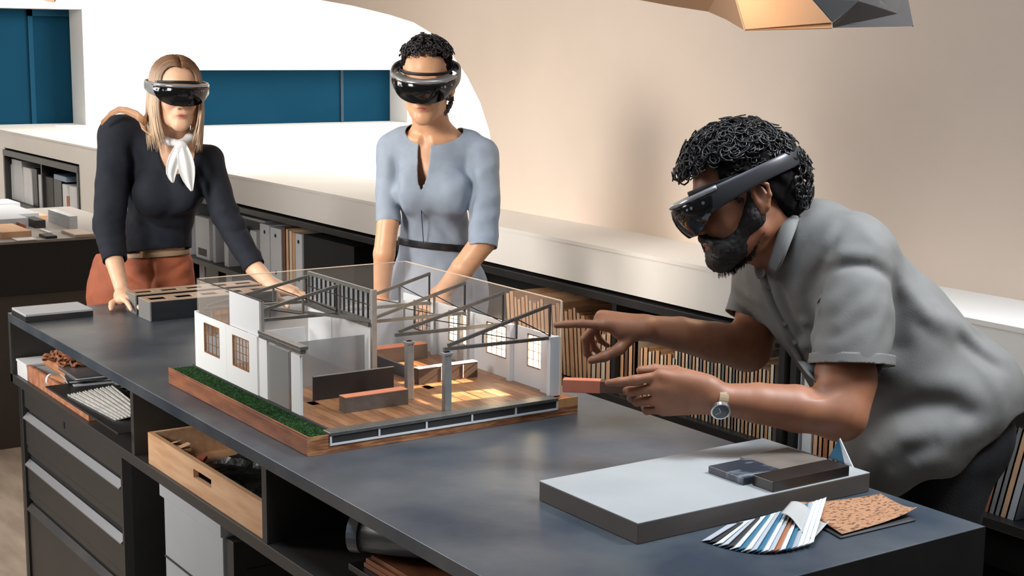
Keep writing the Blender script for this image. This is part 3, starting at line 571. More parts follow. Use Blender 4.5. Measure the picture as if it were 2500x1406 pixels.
# ------------------------------------------------------------------ architectural model
def model():
    Z0 = TZ + .0005; ZF = .958
    t = thing('architectural_model', 'architectural scale model of a hall with clear walls and steel trusses on a wooden base', 'model', (-2.9, 1.56, Z0))
    MX0, MX1, MY0, MY1 = -3.265, -2.526, 1.232, 1.886
    mw = mat('model timber base', (158, 96, 60), .5, rgb2=(118, 66, 38), nscale=9, stretch=(1.2, 6, 6), bump=.1)
    mend = mat('model end grain', (196, 138, 92), .6, rgb2=(136, 78, 46), nscale=60, stretch=(1, .35, 2), bump=.3)
    bx('base_plinth', (MX0, MY0, Z0), (MX1 - .003, MY1, ZF - .004), mw, t, .0008)
    bx('plinth_end', (MX1 - .003, MY0, Z0), (MX1, MY1, Z0 + .018), mend, t)
    bx('corner_block', (MX1 - .003, MY0, Z0 + .018), (MX1, 1.278, ZF), mend, t); bx('corner_block', (MX1 - .003, 1.832, Z0 + .018), (MX1, MY1, ZF), mat('sunlit pine', (214, 160, 104), .55, rgb2=(190, 132, 84), nscale=20), t)  # right corner block is paler, with sunlight put into its colour
    bx('edge_strip', (MX0, MY0, ZF - .004), (MX1 - .003, MY0 + .004, ZF + .0005), mw, t)
    # grass
    gm = mat('model turf', (44, 92, 34), .95, rgb2=(20, 48, 14), nscale=90)
    rr = np.random.default_rng(2); N = 9000; x = rr.uniform(MX0 + .004, MX1 - .006, N); y = rr.uniform(MY0 + .005, 1.290, N); a = rr.uniform(0, 6.28, N); h = rr.uniform(.002, .0048, N)
    V = []; F = []
    for i in range(N):
        ca, sa = math.cos(a[i]) * .0011, math.sin(a[i]) * .0011; k = len(V)
        V += [(x[i] - ca, y[i] - sa, ZF - .004), (x[i] + ca, y[i] + sa, ZF - .004), (x[i] + sa * 1.5, y[i] + ca * 1.5, ZF - .004 + h[i])]; F.append((k, k + 1, k + 2))
    mb = MB(); mb.box((MX0 + .004, MY0 + .004, ZF - .0045), (MX1 - .004, 1.292, ZF - .003)); mb.add(V, F); o = mb.build('grass', gm, t); o['kind'] = 'stuff'
    bx('kerb', (MX0, 1.292, ZF - .004), (MX1 - .004, 1.297, ZF + .0015), M_dk, t)
    # floor of small planks
    fm = [mat('model plank %d' % i, c, .35, rgb2=c2, nscale=30, stretch=(1, 6, 1)) for i, (c, c2) in enumerate((((150, 104, 70), (126, 84, 54)), ((136, 92, 62), (112, 72, 46)), ((164, 118, 82), (140, 98, 64))))]
    pw = .0190; n = int((1.862 - 1.5725) / pw)
    me = {}
    for i in range(3):
        mb = MB().box((0, 0, 0), (.680, pw - .0006, .0045)); me[i] = mb
    y0 = 1.300
    k = 0
    while y0 < 1.86:
        L0 = -3.238; segs = [L0, L0 + .2 + .07 * ((k * 3) % 5), L0 + .45 + .06 * ((k * 2) % 3), -2.560]
        for s0, s1 in zip(segs, segs[1:]):
            bx('floor_plank', (s0 + .0003, y0, ZF - .004), (s1 - .0003, min(y0 + pw - .0005, 1.862), ZF), fm[(k + int(s0 * 97)) % 3], t)
        y0 += pw; k += 1
    ac = glassy('acrylic', (225, 215, 205), .93, .04, .5); acw = glassy('frosted white acrylic', (236, 240, 244), .30, .3, .3)
    acd = glassy('grey acrylic', (150, 152, 152), .45, .08, .5)
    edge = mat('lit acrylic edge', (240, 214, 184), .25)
    mwht = mat('model white card', (228, 230, 232), .6); ms = mat('model steel', (128, 126, 122), .38, .75, noise=.1, nscale=60); ms2 = mat('model steel light', (170, 168, 164), .4, .6, noise=.08, nscale=60); md = mat('model dark steel', (66, 62, 60), .4, .6)
    XA, XB, YA, YR = -3.238, -2.557, 1.297, 1.858; ZW, ZT = 1.089, 1.168
    wpane = translucent('model window film', (240, 236, 228), .84)
    # facade (near-left wall), two white panels with windows
    def panel_with_window(name, x0, x1, wx0, wx1, wz0, wz1, yy, th, m, nx, nz, z0=ZF, z1=ZW, frame=mat('model brass window', (150, 104, 66), .4, .3)):
        mb = MB().box((x0, yy, z0), (wx0, yy + th, z1)).box((wx1, yy, z0), (x1, yy + th, z1)).box((wx0, yy, z0), (wx1, yy + th, wz0)).box((wx0, yy, wz1), (wx1, yy + th, z1))
        p = mb.build(name, m, t)
        mb = MB(); e = .0022
        mb.box((wx0, yy - .0006, wz0), (wx0 + e, yy + th + .002, wz1)); mb.box((wx1 - e, yy - .0006, wz0), (wx1, yy + th + .002, wz1)); mb.box((wx0 + e, yy - .0006, wz0), (wx1 - e, yy + th + .002, wz0 + e)); mb.box((wx0 + e, yy - .0006, wz1 - e), (wx1 - e, yy + th + .002, wz1))
        for i in range(1, nx): c = wx0 + (wx1 - wx0) * i / nx; mb.box((c - .0006, yy + .0006, wz0 + e), (c + .0006, yy + .002, wz1 - e))
        for i in range(1, nz): c = wz0 + (wz1 - wz0) * i / nz; mb.box((wx0 + e, yy + .0005, c - .0006), (wx1 - e, yy + .0021, c + .0006))
        mb.build('window', frame, p); MB().box((wx0 + e, yy + .0022, wz0 + e), (wx1 - e, yy + .0028, wz1 - e)).build('window_pane', wpane, p); return p
    panel_with_window('facade_panel', XA, -3.062, -3.190, -3.100, 1.003, 1.074, YA - .004, .004, mwht, 4, 3)
    panel_with_window('facade_panel', -3.0612, -2.894, -3.026, -2.937, 1.002, 1.073, YA - .004, .004, mwht, 5, 4)
    bx('rear_post', (XA - .008, YA - .004, ZF), (XA, YA + .004, ZW + .003), mwht, t)
    bx('upper_wall', (-3.048, YA, ZW + .001), (-2.886, YA + .004, ZT), acw, t); bx('upper_wall', (XA, YA, ZW + .001), (-3.0485, YA + .003, ZT), ac, t)
    bx('upper_wall_post', (-2.886, YA - .001, ZW + .001), (-2.876, YA + .006, ZT), ms2, t)
    bx('rim', (XA, YA, ZT), (-2.876, YA + .003, ZT + .002), md, t)
    # posts
    bx('facade_post', (-2.888, YA - .002, ZF), (-2.848, YA + .004, ZW), mwht, t)
    bx('facade_post', (-2.730, YA - .002, ZF), (-2.688, YA + .004, ZW - .004), mwht, t); bx('facade_post_side', (-2.745, YA + .003, ZF), (-2.731, YA + .012, ZW - .004), ms, t)
    bx('glass_wall', (-2.847, YA, ZF), (-2.746, YA + .002, ZW - .006), acd, t)
    mb = MB().box((-2.885, YA - .006, 1.0985), (-2.676, YA + .012, 1.1055)).box((-2.885, YA - .004, ZW + .0005), (-2.680, YA + .009, 1.098)); mb.build('ridge_beam', ms, t, .0006)
    # rear wall, right wall of clear sheet with edge glow put into strip colour
    bx('clear_wall', (XA, YA + .004, ZF), (XA + .003, YR, ZT), ac, t); bx('clear_wall', (XA + .003, YR, ZW + .002), (XB, YR + .003, ZT), ac, t); 
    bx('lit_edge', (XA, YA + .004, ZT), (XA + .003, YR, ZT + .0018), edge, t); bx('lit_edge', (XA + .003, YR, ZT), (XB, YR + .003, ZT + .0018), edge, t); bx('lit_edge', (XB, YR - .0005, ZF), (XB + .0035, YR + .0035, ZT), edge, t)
    # right white wall with windows
    wy = YR - .006
    X = [-3.215, -3.05, -2.885, -2.72]
    for i in range(4):
        x0 = XA + .003 + (XB - XA - .003) * i / 4; x1 = XA + .003 + (XB - XA - .003) * (i + 1) / 4; c = (x0 + x1) / 2 + .01
        panel_with_window('side_wall_panel', x0 + .0003, x1 - .0003, c - .042, c + .042, 1.003, 1.078, wy, .0035, mwht, 4, 4, frame=mat('model dark window', (96, 76, 60), .5))
        bx('pilaster', (x1 - .014, wy - .012, ZF), (x1 - .001, wy - .0005, ZW), mwht, t)
    bx('corner_post', (XB - .012, YR - .026, ZF), (XB, YR - .0005, ZW + .001), acw, t); bx('corner_post', (XB - .05, YR - .0165, ZF), (XB - .0145, YR - .0065, ZW + .001), mwht, t)
    # rear bay walls: white interior walls
    bx('partition', (-3.225, 1.5775, ZF), (-3.10, 1.5805, 1.078), acw, t); 
    panel_with_window('rear_wall_panel', XA + .006, XA + .011, XA + .0064, XA + .0106, 1.0, 1.05, 1.32, .25, mwht, 1, 1) if 0 else None
    bx('rear_wall', (XA + .0035, 1.585, ZF), (XA + .007, wy - .0005, 1.07), mwht, t)
    # amber window in rear wall of the left bay
    mb = MB(); wf = mat('model brass window', (150, 104, 66), .4)
    ya, yb, za, zb = 1.335, 1.425, 1.035, 1.10
    for i in range(6): c = ya + (yb - ya) * i / 5; mb.box((XA + .004, c - .001, za), (XA + .008, c + .001, zb))
    for i in range(4): c = za + (zb - za) * i / 3; mb.box((XA + .004, ya, c - .001), (XA + .008, yb, c + .001))
    mb.box((XA + .004, ya - .006, za - .006), (XA + .0085, ya - .0015, zb + .006)); mb.box((XA + .004, yb + .0015, za - .006), (XA + .0085, yb + .006, zb + .006))
    mb.build('rear_window', wf, t)
    bx('rear_window_pane', (XA + .0032, ya, za), (XA + .0038, yb, zb), mat('amber pane', (214, 150, 84), .4), t)
    # clerestory along the centre line
    yc = 1.575
    cx0, cx1 = onz(752, 660, 1.165)[0], onz(910, 708, 1.165)[0]; cx0 = max(cx0, XA + .005); cx1 = -3.0
    p0 = ony(752, 660, yc); p1 = ony(910, 708, yc); cx0 = max(p0[0], XA + .004); cx1 = p1[0]
    zc1 = p1[2]; zc0 = ony(907, 784, yc)[2]
    mb = MB(); mb.box((cx0, yc - .003, zc1 - .009), (cx1, yc + .004, zc1)); mb.box((cx0, yc - .003, zc0 - .004), (cx1, yc + .004, zc0 + .004))
    mb.build('clerestory_frame', ms, t)
    nb = 14
    for i in range(nb + 1):
        c = cx0 + (cx1 - cx0) * i / nb; wd = .0035 if i in (0, 7, nb) else .0016
        bx('clerestory_bar', (c - wd, yc - .002, zc0 + .0045), (c + wd, yc + .002, zc1 - .0095), ms if wd > .002 else md, t)
    bx('clerestory_mid_rail', (cx0, yc - .0026, (zc0 + zc1) / 2 - .001), (cx1, yc - .0021, (zc0 + zc1) / 2 + .001), md, t)
    bx('clerestory_glazing', (cx0, yc + .0021, zc0 + .0045), (cx1, yc + .0028, zc1 - .0095), glassy('clerestory pane', (170, 176, 182), .6, .1), t)
    bx('central_column', (cx1 - .002, yc - .006, ZF), (cx1 + .008, yc + .006, zc1 + .001), ms2, t)
    bx('hall_screen', (cx0 + .01, yc + .0045, ZF), (cx1 - .003, yc + .007, zc0 - .005), acw, t)
    bx('hall_screen', (-3.226, 1.31, ZF), (-3.223, yc - .006, 1.03), acw, t)
    bx('cross_screen', (cx1 - .03, 1.31, ZF), (cx1 - .027, yc - .007, 1.062), acd, t)
    # columns + trusses of the right bay
    def truss(x, y0, y1, z0, z1, m, zi=0.004, col=True, nm='truss', rt=.006):
        g = MB(); w = .0045
        g.bar((x, y0 - .006, z0), (x, y1, z0 - .004), w + .002, .007, (0, 0, 1)); g.build(nm, m, t)
        p = [o for o in t.children][-1]
        MB().bar((x, y0 + .004, z0 + .007), (x, y1, z1 - .003), w + .001, .007).build('top_chord', m, p)
        MB().bar((x, y1 - .002, z0), (x, y1 - .002, z1), .003, .004, (1, 0, 0)).build('end_post', md, p)
        f = .66; ym = y0 + (y1 - y0) * f; zm = z0 + (z1 - z0) * f
        MB().bar((x, ym, z0 + .003), (x, ym, zm), .004, .005, (1, 0, 0)).build('king_post', m, p)
        f2 = .34; y2 = y0 + (y1 - y0) * f2; MB().bar((x, y2, z0 + .003), (x, y2, z0 + (z1 - z0) * f2), .003, .003, (1, 0, 0)).build('strut', m, p)
        MB().bar((x - .001, ym + .003, zm - .002), (x - .001, y1 - .004, z0 + .002), .0016, .0022).build('tie_rod', md, p)
        MB().bar((x - .001, y2 + .003, z0 + (z1 - z0) * f2 - .002), (x - .001, ym - .003, z0 + .003), .0016, .0022).build('tie_rod', md, p)
    for x, yl in ((-3.078, 1.585), (-2.914, 1.585), (-2.750, 1.560), (-2.566, 1.572)):
        truss(x, yl, 1.838, 1.091, 1.163, ms)
    for x in (-3.10 + .0, -2.93):
        pass
    truss(-3.205, 1.305, 1.566, 1.100, 1.160, ms); truss(-3.045, 1.305, 1.566, 1.095, 1.160, ms)
    for a, b in (((-3.225, 1.42, 1.098), (cx1, 1.571, 1.098)),): MB().bar(a, b, .006, .006).build('diagonal_beam', ms, t)
    MB().bar((-3.225, 1.566, 1.089), (cx1, 1.566, 1.089), .006, .009).build('eaves_beam', ms, t)
    for x, y, zt in ((-2.564, 1.572, 1.085), (-2.700, 1.560, 1.086)):
        MB().box((x - .007, y - .008, ZF), (x + .007, y + .008, zt)).box((x - .009, y - .010, zt - .006), (x + .009, y + .010, zt)).build('column', ms2, t, .0008)
    for x in (-2.90,): bx('column', (x - .006, 1.840 - .03, ZF), (x + .006, 1.82, 1.085), ms2, t)
    # furniture
    def block(name, a, b, yd, xd, h, m, mt=None, alongy=True):
        p = onz(*a, ZF); q = onz(*b, ZF); ya_, yb_ = sorted((p[1], q[1])); x1 = (p[0] + q[0]) / 2
        o = bx(name, (x1 - xd, ya_, ZF + .0004), (x1, yb_, ZF + h), m, t)
        if mt: bx('cap', (x1 - xd - .0005, ya_ - .0005, ZF + h), (x1 + .0005, yb_ + .0005, ZF + h + .0015), mt, o)
        return o
    cor = mat('model coral card', (206, 128, 96), .6)
    b = block('counter', (850, 1012), (990, 984), 0, .028, .032, ms, cor); 
    block('screen_board', (794, 992), (932, 940), 0, .004, .052, md, ms2)
    o = block('shelf_unit', (1031, 943), (1157, 917), 0, .02, .036, mat('model brown shelf', (74, 56, 46), .5), mwht)
    p = onz(1031, 943, ZF); q = onz(1157, 917, ZF)
    for f in (.38, .75): yy = p[1] + (q[1] - p[1]) * f; xx = (p[0] + q[0]) / 2; bx('divider', (xx, yy - .001, ZF + .003), (xx + .001, yy + .001, ZF + .034), mwht, o)
    block('cabinet_block', (919, 892), (1040, 873), 0, .035, .036, mat('model taupe block', (104, 90, 80), .5), cor)
    p, q = onz(920, 882, ZF), onz(984, 932, ZF); bx('low_wall', (p[0], (p[1] + q[1]) / 2 - .003, ZF + .0004), (q[0], (p[1] + q[1]) / 2 + .003, ZF + .027), mat('model slate', (52, 60, 70), .35), t)
    # front rail at the near end with dark slots
    yz0, yz1 = 1.279, 1.831; xr = MX1 - .0025
    bx('front_rail', (xr - .026, yz0, ZF - .003), (xr + .006, yz1, ZF + .004), ms, t, .001)
    bx('front_slot', (xr, yz0, ZF - .018), (xr + .003, yz1, ZF - .0035), M_dk, t)
    bx('lower_rail', (xr, yz0, ZF - .0225), (xr + .005, yz1, ZF - .0185), mwht, t)
    for i in range(6):
        c = yz0 + (yz1 - yz0) * i / 5; c = min(max(c, yz0 + .002), yz1 - .002); bx('rail_post', (xr + .0031, c - .002, ZF - .018), (xr + .005, c + .002, ZF - .0035), mwht, t)
model()
# ------------------------------------------------------------------ copper pendants
def pendant():
    d = 2.25
    t = thing('pendant_lamp', 'folded copper pendant lamp hanging over the right side', 'lamp', J(1900, 30, d))
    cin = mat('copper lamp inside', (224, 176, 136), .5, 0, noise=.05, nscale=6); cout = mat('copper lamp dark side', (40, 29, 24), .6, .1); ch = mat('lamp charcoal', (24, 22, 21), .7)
    A, B, Cc, D = J(1818, 73, d), J(2032, 67, d + .03), J(2230, 64, d + .1), J(1980, 0, d + .04)
    E1, E2, G, H = J(1540, 0, d + .25), J(1760, 40, d + .06), J(1700, -90, d + .1), J(2085, 0, d + .05)
    mb = MB()
    def face(name, pts, m):
        n = np.cross(pts[1] - pts[0], pts[2] - pts[0]); n /= np.linalg.norm(n); o = MB().prism(pts, n * .0015).build(name, m, t, fixn=True); return o
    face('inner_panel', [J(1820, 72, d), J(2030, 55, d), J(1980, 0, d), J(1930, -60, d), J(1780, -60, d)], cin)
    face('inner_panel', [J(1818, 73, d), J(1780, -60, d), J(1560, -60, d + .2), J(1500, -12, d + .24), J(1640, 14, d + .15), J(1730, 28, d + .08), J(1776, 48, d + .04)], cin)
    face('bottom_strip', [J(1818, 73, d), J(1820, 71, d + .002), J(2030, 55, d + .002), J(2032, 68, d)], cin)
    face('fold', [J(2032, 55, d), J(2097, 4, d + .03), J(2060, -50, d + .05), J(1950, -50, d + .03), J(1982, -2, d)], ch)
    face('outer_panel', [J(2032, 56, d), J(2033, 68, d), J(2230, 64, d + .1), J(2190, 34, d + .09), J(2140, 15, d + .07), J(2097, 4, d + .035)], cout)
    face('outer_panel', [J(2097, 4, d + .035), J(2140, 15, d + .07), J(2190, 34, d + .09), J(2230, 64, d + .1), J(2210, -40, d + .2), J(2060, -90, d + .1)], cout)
    top = J(1900, -112, d + .10); MB().tube([top, top + np.array([0, 0, 1.9])], .004, 8).build('cord', M_black, t); MB().tube([top - np.array([0, 0, .05]), top], [.12, .02], 6).build('canopy', cout, t)
    l = bpy.data.lights.new('pendant_bulb', 'POINT'); l.energy = .6; l.color = (1, .72, .45); l.shadow_soft_size = .03
    o = bpy.data.objects.new('pendant_bulb', l); COL.objects.link(o); o.location = tuple(J(1850, -60, d - .1))
    d = 4.2
    t = thing('pendant_lamp', 'second pendant lamp, only its lower tip showing at the top left', 'lamp', J(110, -30, d))
    def face(name, pts, m):
        n = np.cross(pts[1] - pts[0], pts[2] - pts[0]); n /= np.linalg.norm(n); return MB().prism(pts, n * .0015).build(name, m, t, fixn=True)
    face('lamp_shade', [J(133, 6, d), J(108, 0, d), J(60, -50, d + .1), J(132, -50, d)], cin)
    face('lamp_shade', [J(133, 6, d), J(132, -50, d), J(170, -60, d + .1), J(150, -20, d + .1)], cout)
    top = J(115, -50, d + .05); MB().tube([top, top + np.array([0, 0, 1.35])], .004, 8).build('cord', M_black, t)
pendant()
# ------------------------------------------------------------------ smooth implicit surfaces -> mesh
def nrm(v): v = np.array(v, float); return v / np.linalg.norm(v)
class SDF:
    """list of rounded primitives blended one after the other; fold() adds ridges and creases"""
    def __init__(s): s.p = []; s.folds = []; s.fn = None
    def cap(s, a, b, ra, rb, k=.02, sub=False): s.p.append(('c', np.array(a, float), np.array(b, float), ra, rb, k, sub)); return s
    def chain(s, pts, rs, k=.015):
        for i in range(len(pts) - 1): s.cap(pts[i], pts[i + 1], rs[i], rs[i + 1], k if i == 0 else min(k, .006))
        return s
    def ell(s, c, r, R=None, k=.02, sub=False):
        R = np.eye(3) if R is None else np.array(R, float); s.p.append(('e', np.array(c, float), np.array(r, float), R, 0, k, sub)); return s
    def fold(s, pts, w, h):
        s.folds.append((np.array([np.array(p, float) for p in pts]), w, h)); return s
    @staticmethod
    def one(p, X):
        if p[0] == 'c':
            _, a, b, ra, rb, k, sub = p; ba = b - a; l = ba @ ba + 1e-12; h = np.clip(((X - a) @ ba) / l, 0, 1)
            return np.linalg.norm(X - a - h[:, None] * ba, axis=1) - (ra + (rb - ra) * h)
        _, c, r, R, _x, k, sub = p
        q = (X - c) @ R; k0 = np.linalg.norm(q / r, axis=1); k1 = np.linalg.norm(q / (r * r), axis=1)
        return k0 * (k0 - 1) / np.maximum(k1, 1e-9)
    def ev(s, X, prims=None, folds=None):
        d = None
        for p in (s.p if prims is None else prims):
            e = s.one(p, X); k = p[5]
            if d is None: d = e; continue
            if p[6]:
                e = -e; h = np.maximum(k - abs(d - e), 0) / k; d = np.maximum(d, e) + h * h * k / 4
            else:
                h = np.maximum(k - abs(d - e), 0) / k; d = np.minimum(d, e) - h * h * k / 4
        for P_, w_, hh in (s.folds if folds is None else folds):
            best = 0; n_ = len(P_) - 1
            for i_, (a, b) in enumerate(zip(P_, P_[1:])):
                ba = b - a; t = np.clip(((X - a) @ ba) / (ba @ ba + 1e-12), 0, 1); q = X - a - t[:, None] * ba; u = (i_ + t) / n_
                best = np.maximum(best, np.exp(-(q * q).sum(1) / (w_ * w_)) * np.sqrt(np.maximum(np.sin(np.pi * (.04 + .92 * u)), 0)))
            d = d - hh * best
        if s.fn is not None: d = d + s.fn(X)
        return d
    def bounds(s):
        lo = np.full(3, 1e9); hi = -lo
        for p in s.p:
            if p[6]: continue
            if p[0] == 'c':
                for q, r in ((p[1], p[3]), (p[2], p[4])): lo = np.minimum(lo, q - r); hi = np.maximum(hi, q + r)
            else: r = p[2].max(); lo = np.minimum(lo, p[1] - r); hi = np.maximum(hi, p[1] + r)
        return lo - .03, hi + .03
    def mesh(s, h, clips=(), n=14):
        lo, hi = s.bounds(); nb = np.ceil((hi - lo) / (h * n)).astype(int)
        G = np.stack(np.meshgrid(*[np.arange(v) for v in nb], indexing='ij'), -1).reshape(-1, 3)
        Cn = lo + (G + .5) * n * h; hd = n * h * .87
        D = np.stack([s.one(p, Cn) for p in s.p], 1); add = np.array([not p[6] for p in s.p])
        dm = D[:, add].min(1); act = np.where((dm < hd + .03) & (dm > -hd - .045))[0]
        dims = nb * n + 4; ofs = np.stack(np.meshgrid(*[np.arange(n + 2)] * 3, indexing='ij'), -1).reshape(-1, 3) - 1
        VK = []; VP = []; QK = []
        stride = np.array([dims[1] * dims[2], dims[2], 1], dtype=np.int64); m = n + 2
        for bi in act:
            base = G[bi] * n; X = lo + (base + ofs) * h
            pr = [p for p, dd in zip(s.p, D[bi]) if dd < max(dm[bi], 0) + 2 * hd + p[5] + .01] 
            if all(p[6] for p in pr): continue
            if pr[0][6]: pr = [p for p in pr if not p[6]] + [p for p in pr if p[6]]
            c0 = Cn[bi]; fl = [f for f in s.folds if min(_sd(c0, a_, b_) for a_, b_ in zip(f[0], f[0][1:])) < hd + 2.2 * f[1]]
            d = s.ev(X, pr, fl).reshape(m, m, m)
            if d.min() > 0 or d.max() < 0: continue
            S = d < 0
            a = S[:-1, :-1, :-1].astype(np.int8); cnt = a * 0
            acc = np.zeros((m - 1,) * 3 + (3,)); num = np.zeros((m - 1,) * 3)
            sl = (slice(0, -1), slice(1, None))
            for ax in range(3):
                o = [(0, 0), (0, 1), (1, 0), (1, 1)]
                for u, v in o:
                    i0 = [None] * 3; i1 = [None] * 3; oth = [q for q in range(3) if q != ax]
                    i0[ax] = slice(0, -1); i1[ax] = slice(1, None)
                    for q, e in zip(oth, (u, v)): i0[q] = i1[q] = sl[e]
                    d0 = d[tuple(i0)]; d1 = d[tuple(i1)]; cr = (d0 < 0) != (d1 < 0)
                    t = np.where(cr, d0 / np.where(cr, d0 - d1, 1), 0)
                    num += cr; acc[..., ax] += t * cr
                    for q, e in zip(oth, (u, v)): acc[..., q] += e * cr
            ok = num > 0; idx = np.argwhere(ok); pos = acc[ok] / num[ok][:, None]
            gi = base + idx - 1; VK.append((gi + 1) @ stride); VP.append(lo + (gi + pos) * h)
            # quads for edges whose start corner lies in [0, n) of the block
            for ax in range(3):
                oth = [(ax + 1) % 3, (ax + 2) % 3]
                i0 = [slice(1, n + 1)] * 3; i1 = list(i0); i1[ax] = slice(2, n + 2)
                A = S[tuple(i0)]; B = S[tuple(i1)]; ed = np.argwhere(A != B)
                if not len(ed): continue
                fl_ = A[A != B]; g = base + ed; e1 = np.zeros(3, int); e2 = np.zeros(3, int); e1[oth[0]] = 1; e2[oth[1]] = 1
                q = np.stack([(g - e1 - e2 + 1) @ stride, (g - e2 + 1) @ stride, (g + 1) @ stride, (g - e1 + 1) @ stride], 1)
                q[~fl_] = q[~fl_][:, ::-1]; QK.append(q)
        VK = np.concatenate(VK); VP = np.concatenate(VP); QK = np.concatenate(QK)
        uk, ui = np.unique(VK, return_index=True); V = VP[ui]; F = np.searchsorted(uk, QK)
        F = F.clip(0, len(uk) - 1); good = (uk[F] == QK).all(1); F = F[good]
        for c in clips:
            cv = c(V); keep = (cv[F] < 0).any(1); F = F[keep]
            out = np.zeros(len(V), bool); out[F.ravel()] = True; out &= cv > 0
            for _ in range(3):
                P = V[out]
                if not len(P): break
                e = 1e-4; g = np.stack([(c(P + np.eye(3)[i] * e) - c(P - np.eye(3)[i] * e)) / (2 * e) for i in range(3)], 1)
                gg = (g * g).sum(1); ok = gg > .1; st = np.where(ok, np.minimum(c(P), .006) / np.maximum(gg, 1e-6), 0); V[out] = P - g * st[:, None]
        used = np.unique(F); re = np.full(len(V), -1); re[used] = np.arange(len(used)); return V[used], re[F]
def _sd(c, a, b):
    ba = b - a; t = np.clip(((c - a) @ ba) / (ba @ ba + 1e-12), 0, 1); return np.linalg.norm(c - a - t * ba)
def npmesh(name, V, F, m, parent, colfn=None, smooth_it=1, solid=0, mats=None, midx=None):
    off = Vector((0, 0, 0)); P = parent
    while P is not None: off = off + P.location; P = P.parent
    me = bpy.data.meshes.new(name)
    if colfn is not None: C_ = colfn(V)
    V2 = V - np.array(off); me.vertices.add(len(V2)); me.vertices.foreach_set('co', V2.ravel()); nf = len(F)
    me.loops.add(nf * 4); me.loops.foreach_set('vertex_index', F.ravel()); me.polygons.add(nf)
    me.polygons.foreach_set('loop_start', np.arange(nf) * 4); me.polygons.foreach_set('loop_total', np.full(nf, 4)); me.polygons.foreach_set('use_smooth', np.ones(nf, bool))
    me.materials.append(m); me.update(calc_edges=True); me.validate()
    if colfn is not None:
        a = me.color_attributes.new('col', 'FLOAT_COLOR', 'POINT'); a.data.foreach_set('color', np.concatenate([C_, np.ones((len(C_), 1))], 1).ravel())
    o = bpy.data.objects.new(name, me); COL.objects.link(o); o.parent = parent
    if solid: md = o.modifiers.new('s', 'SOLIDIFY'); md.thickness = solid; md.offset = 0
    if smooth_it: md = o.modifiers.new('sm', 'SMOOTH'); md.factor = .5; md.iterations = smooth_it
    return o
def plane_clip(p, nrm_, near=None, rad=.2):
    p = np.array(p, float); n_ = nrm(nrm_); q = p if near is None else np.array(near, float)
    def f(X):
        d = (X - p) @ n_; far = np.linalg.norm(X - q, axis=1) - rad; return np.where(far > 0, -1., d)
    return f
def sleeve_clip(p, nrm_, near, rad, torso, gap=.010):
    f0 = plane_clip(p, nrm_, near, rad)
    def f(X):
        v = f0(X); m = v > -.02
        if m.any(): v = v.copy(); v[m] = np.minimum(v[m], torso.ev(X[m]) - gap)
        return v
    return f
def ball_clip(c, r, R=None):
    c = np.array(c, float)
    def f(X):
        q = (X - c) if R is None else (X - c) @ R
        return (1 - np.linalg.norm(q / np.array(r), axis=1)) * min(r)
    return f
def frame(fwd, up):
    f = nrm(fwd); x = np.cross(f, up); x = nrm(x); u = np.cross(x, f); return np.stack([x, f, u], 1)      # columns: lateral, forward, up
def cw(v): return CR * v[0] + CU * v[1] + CF * v[2]
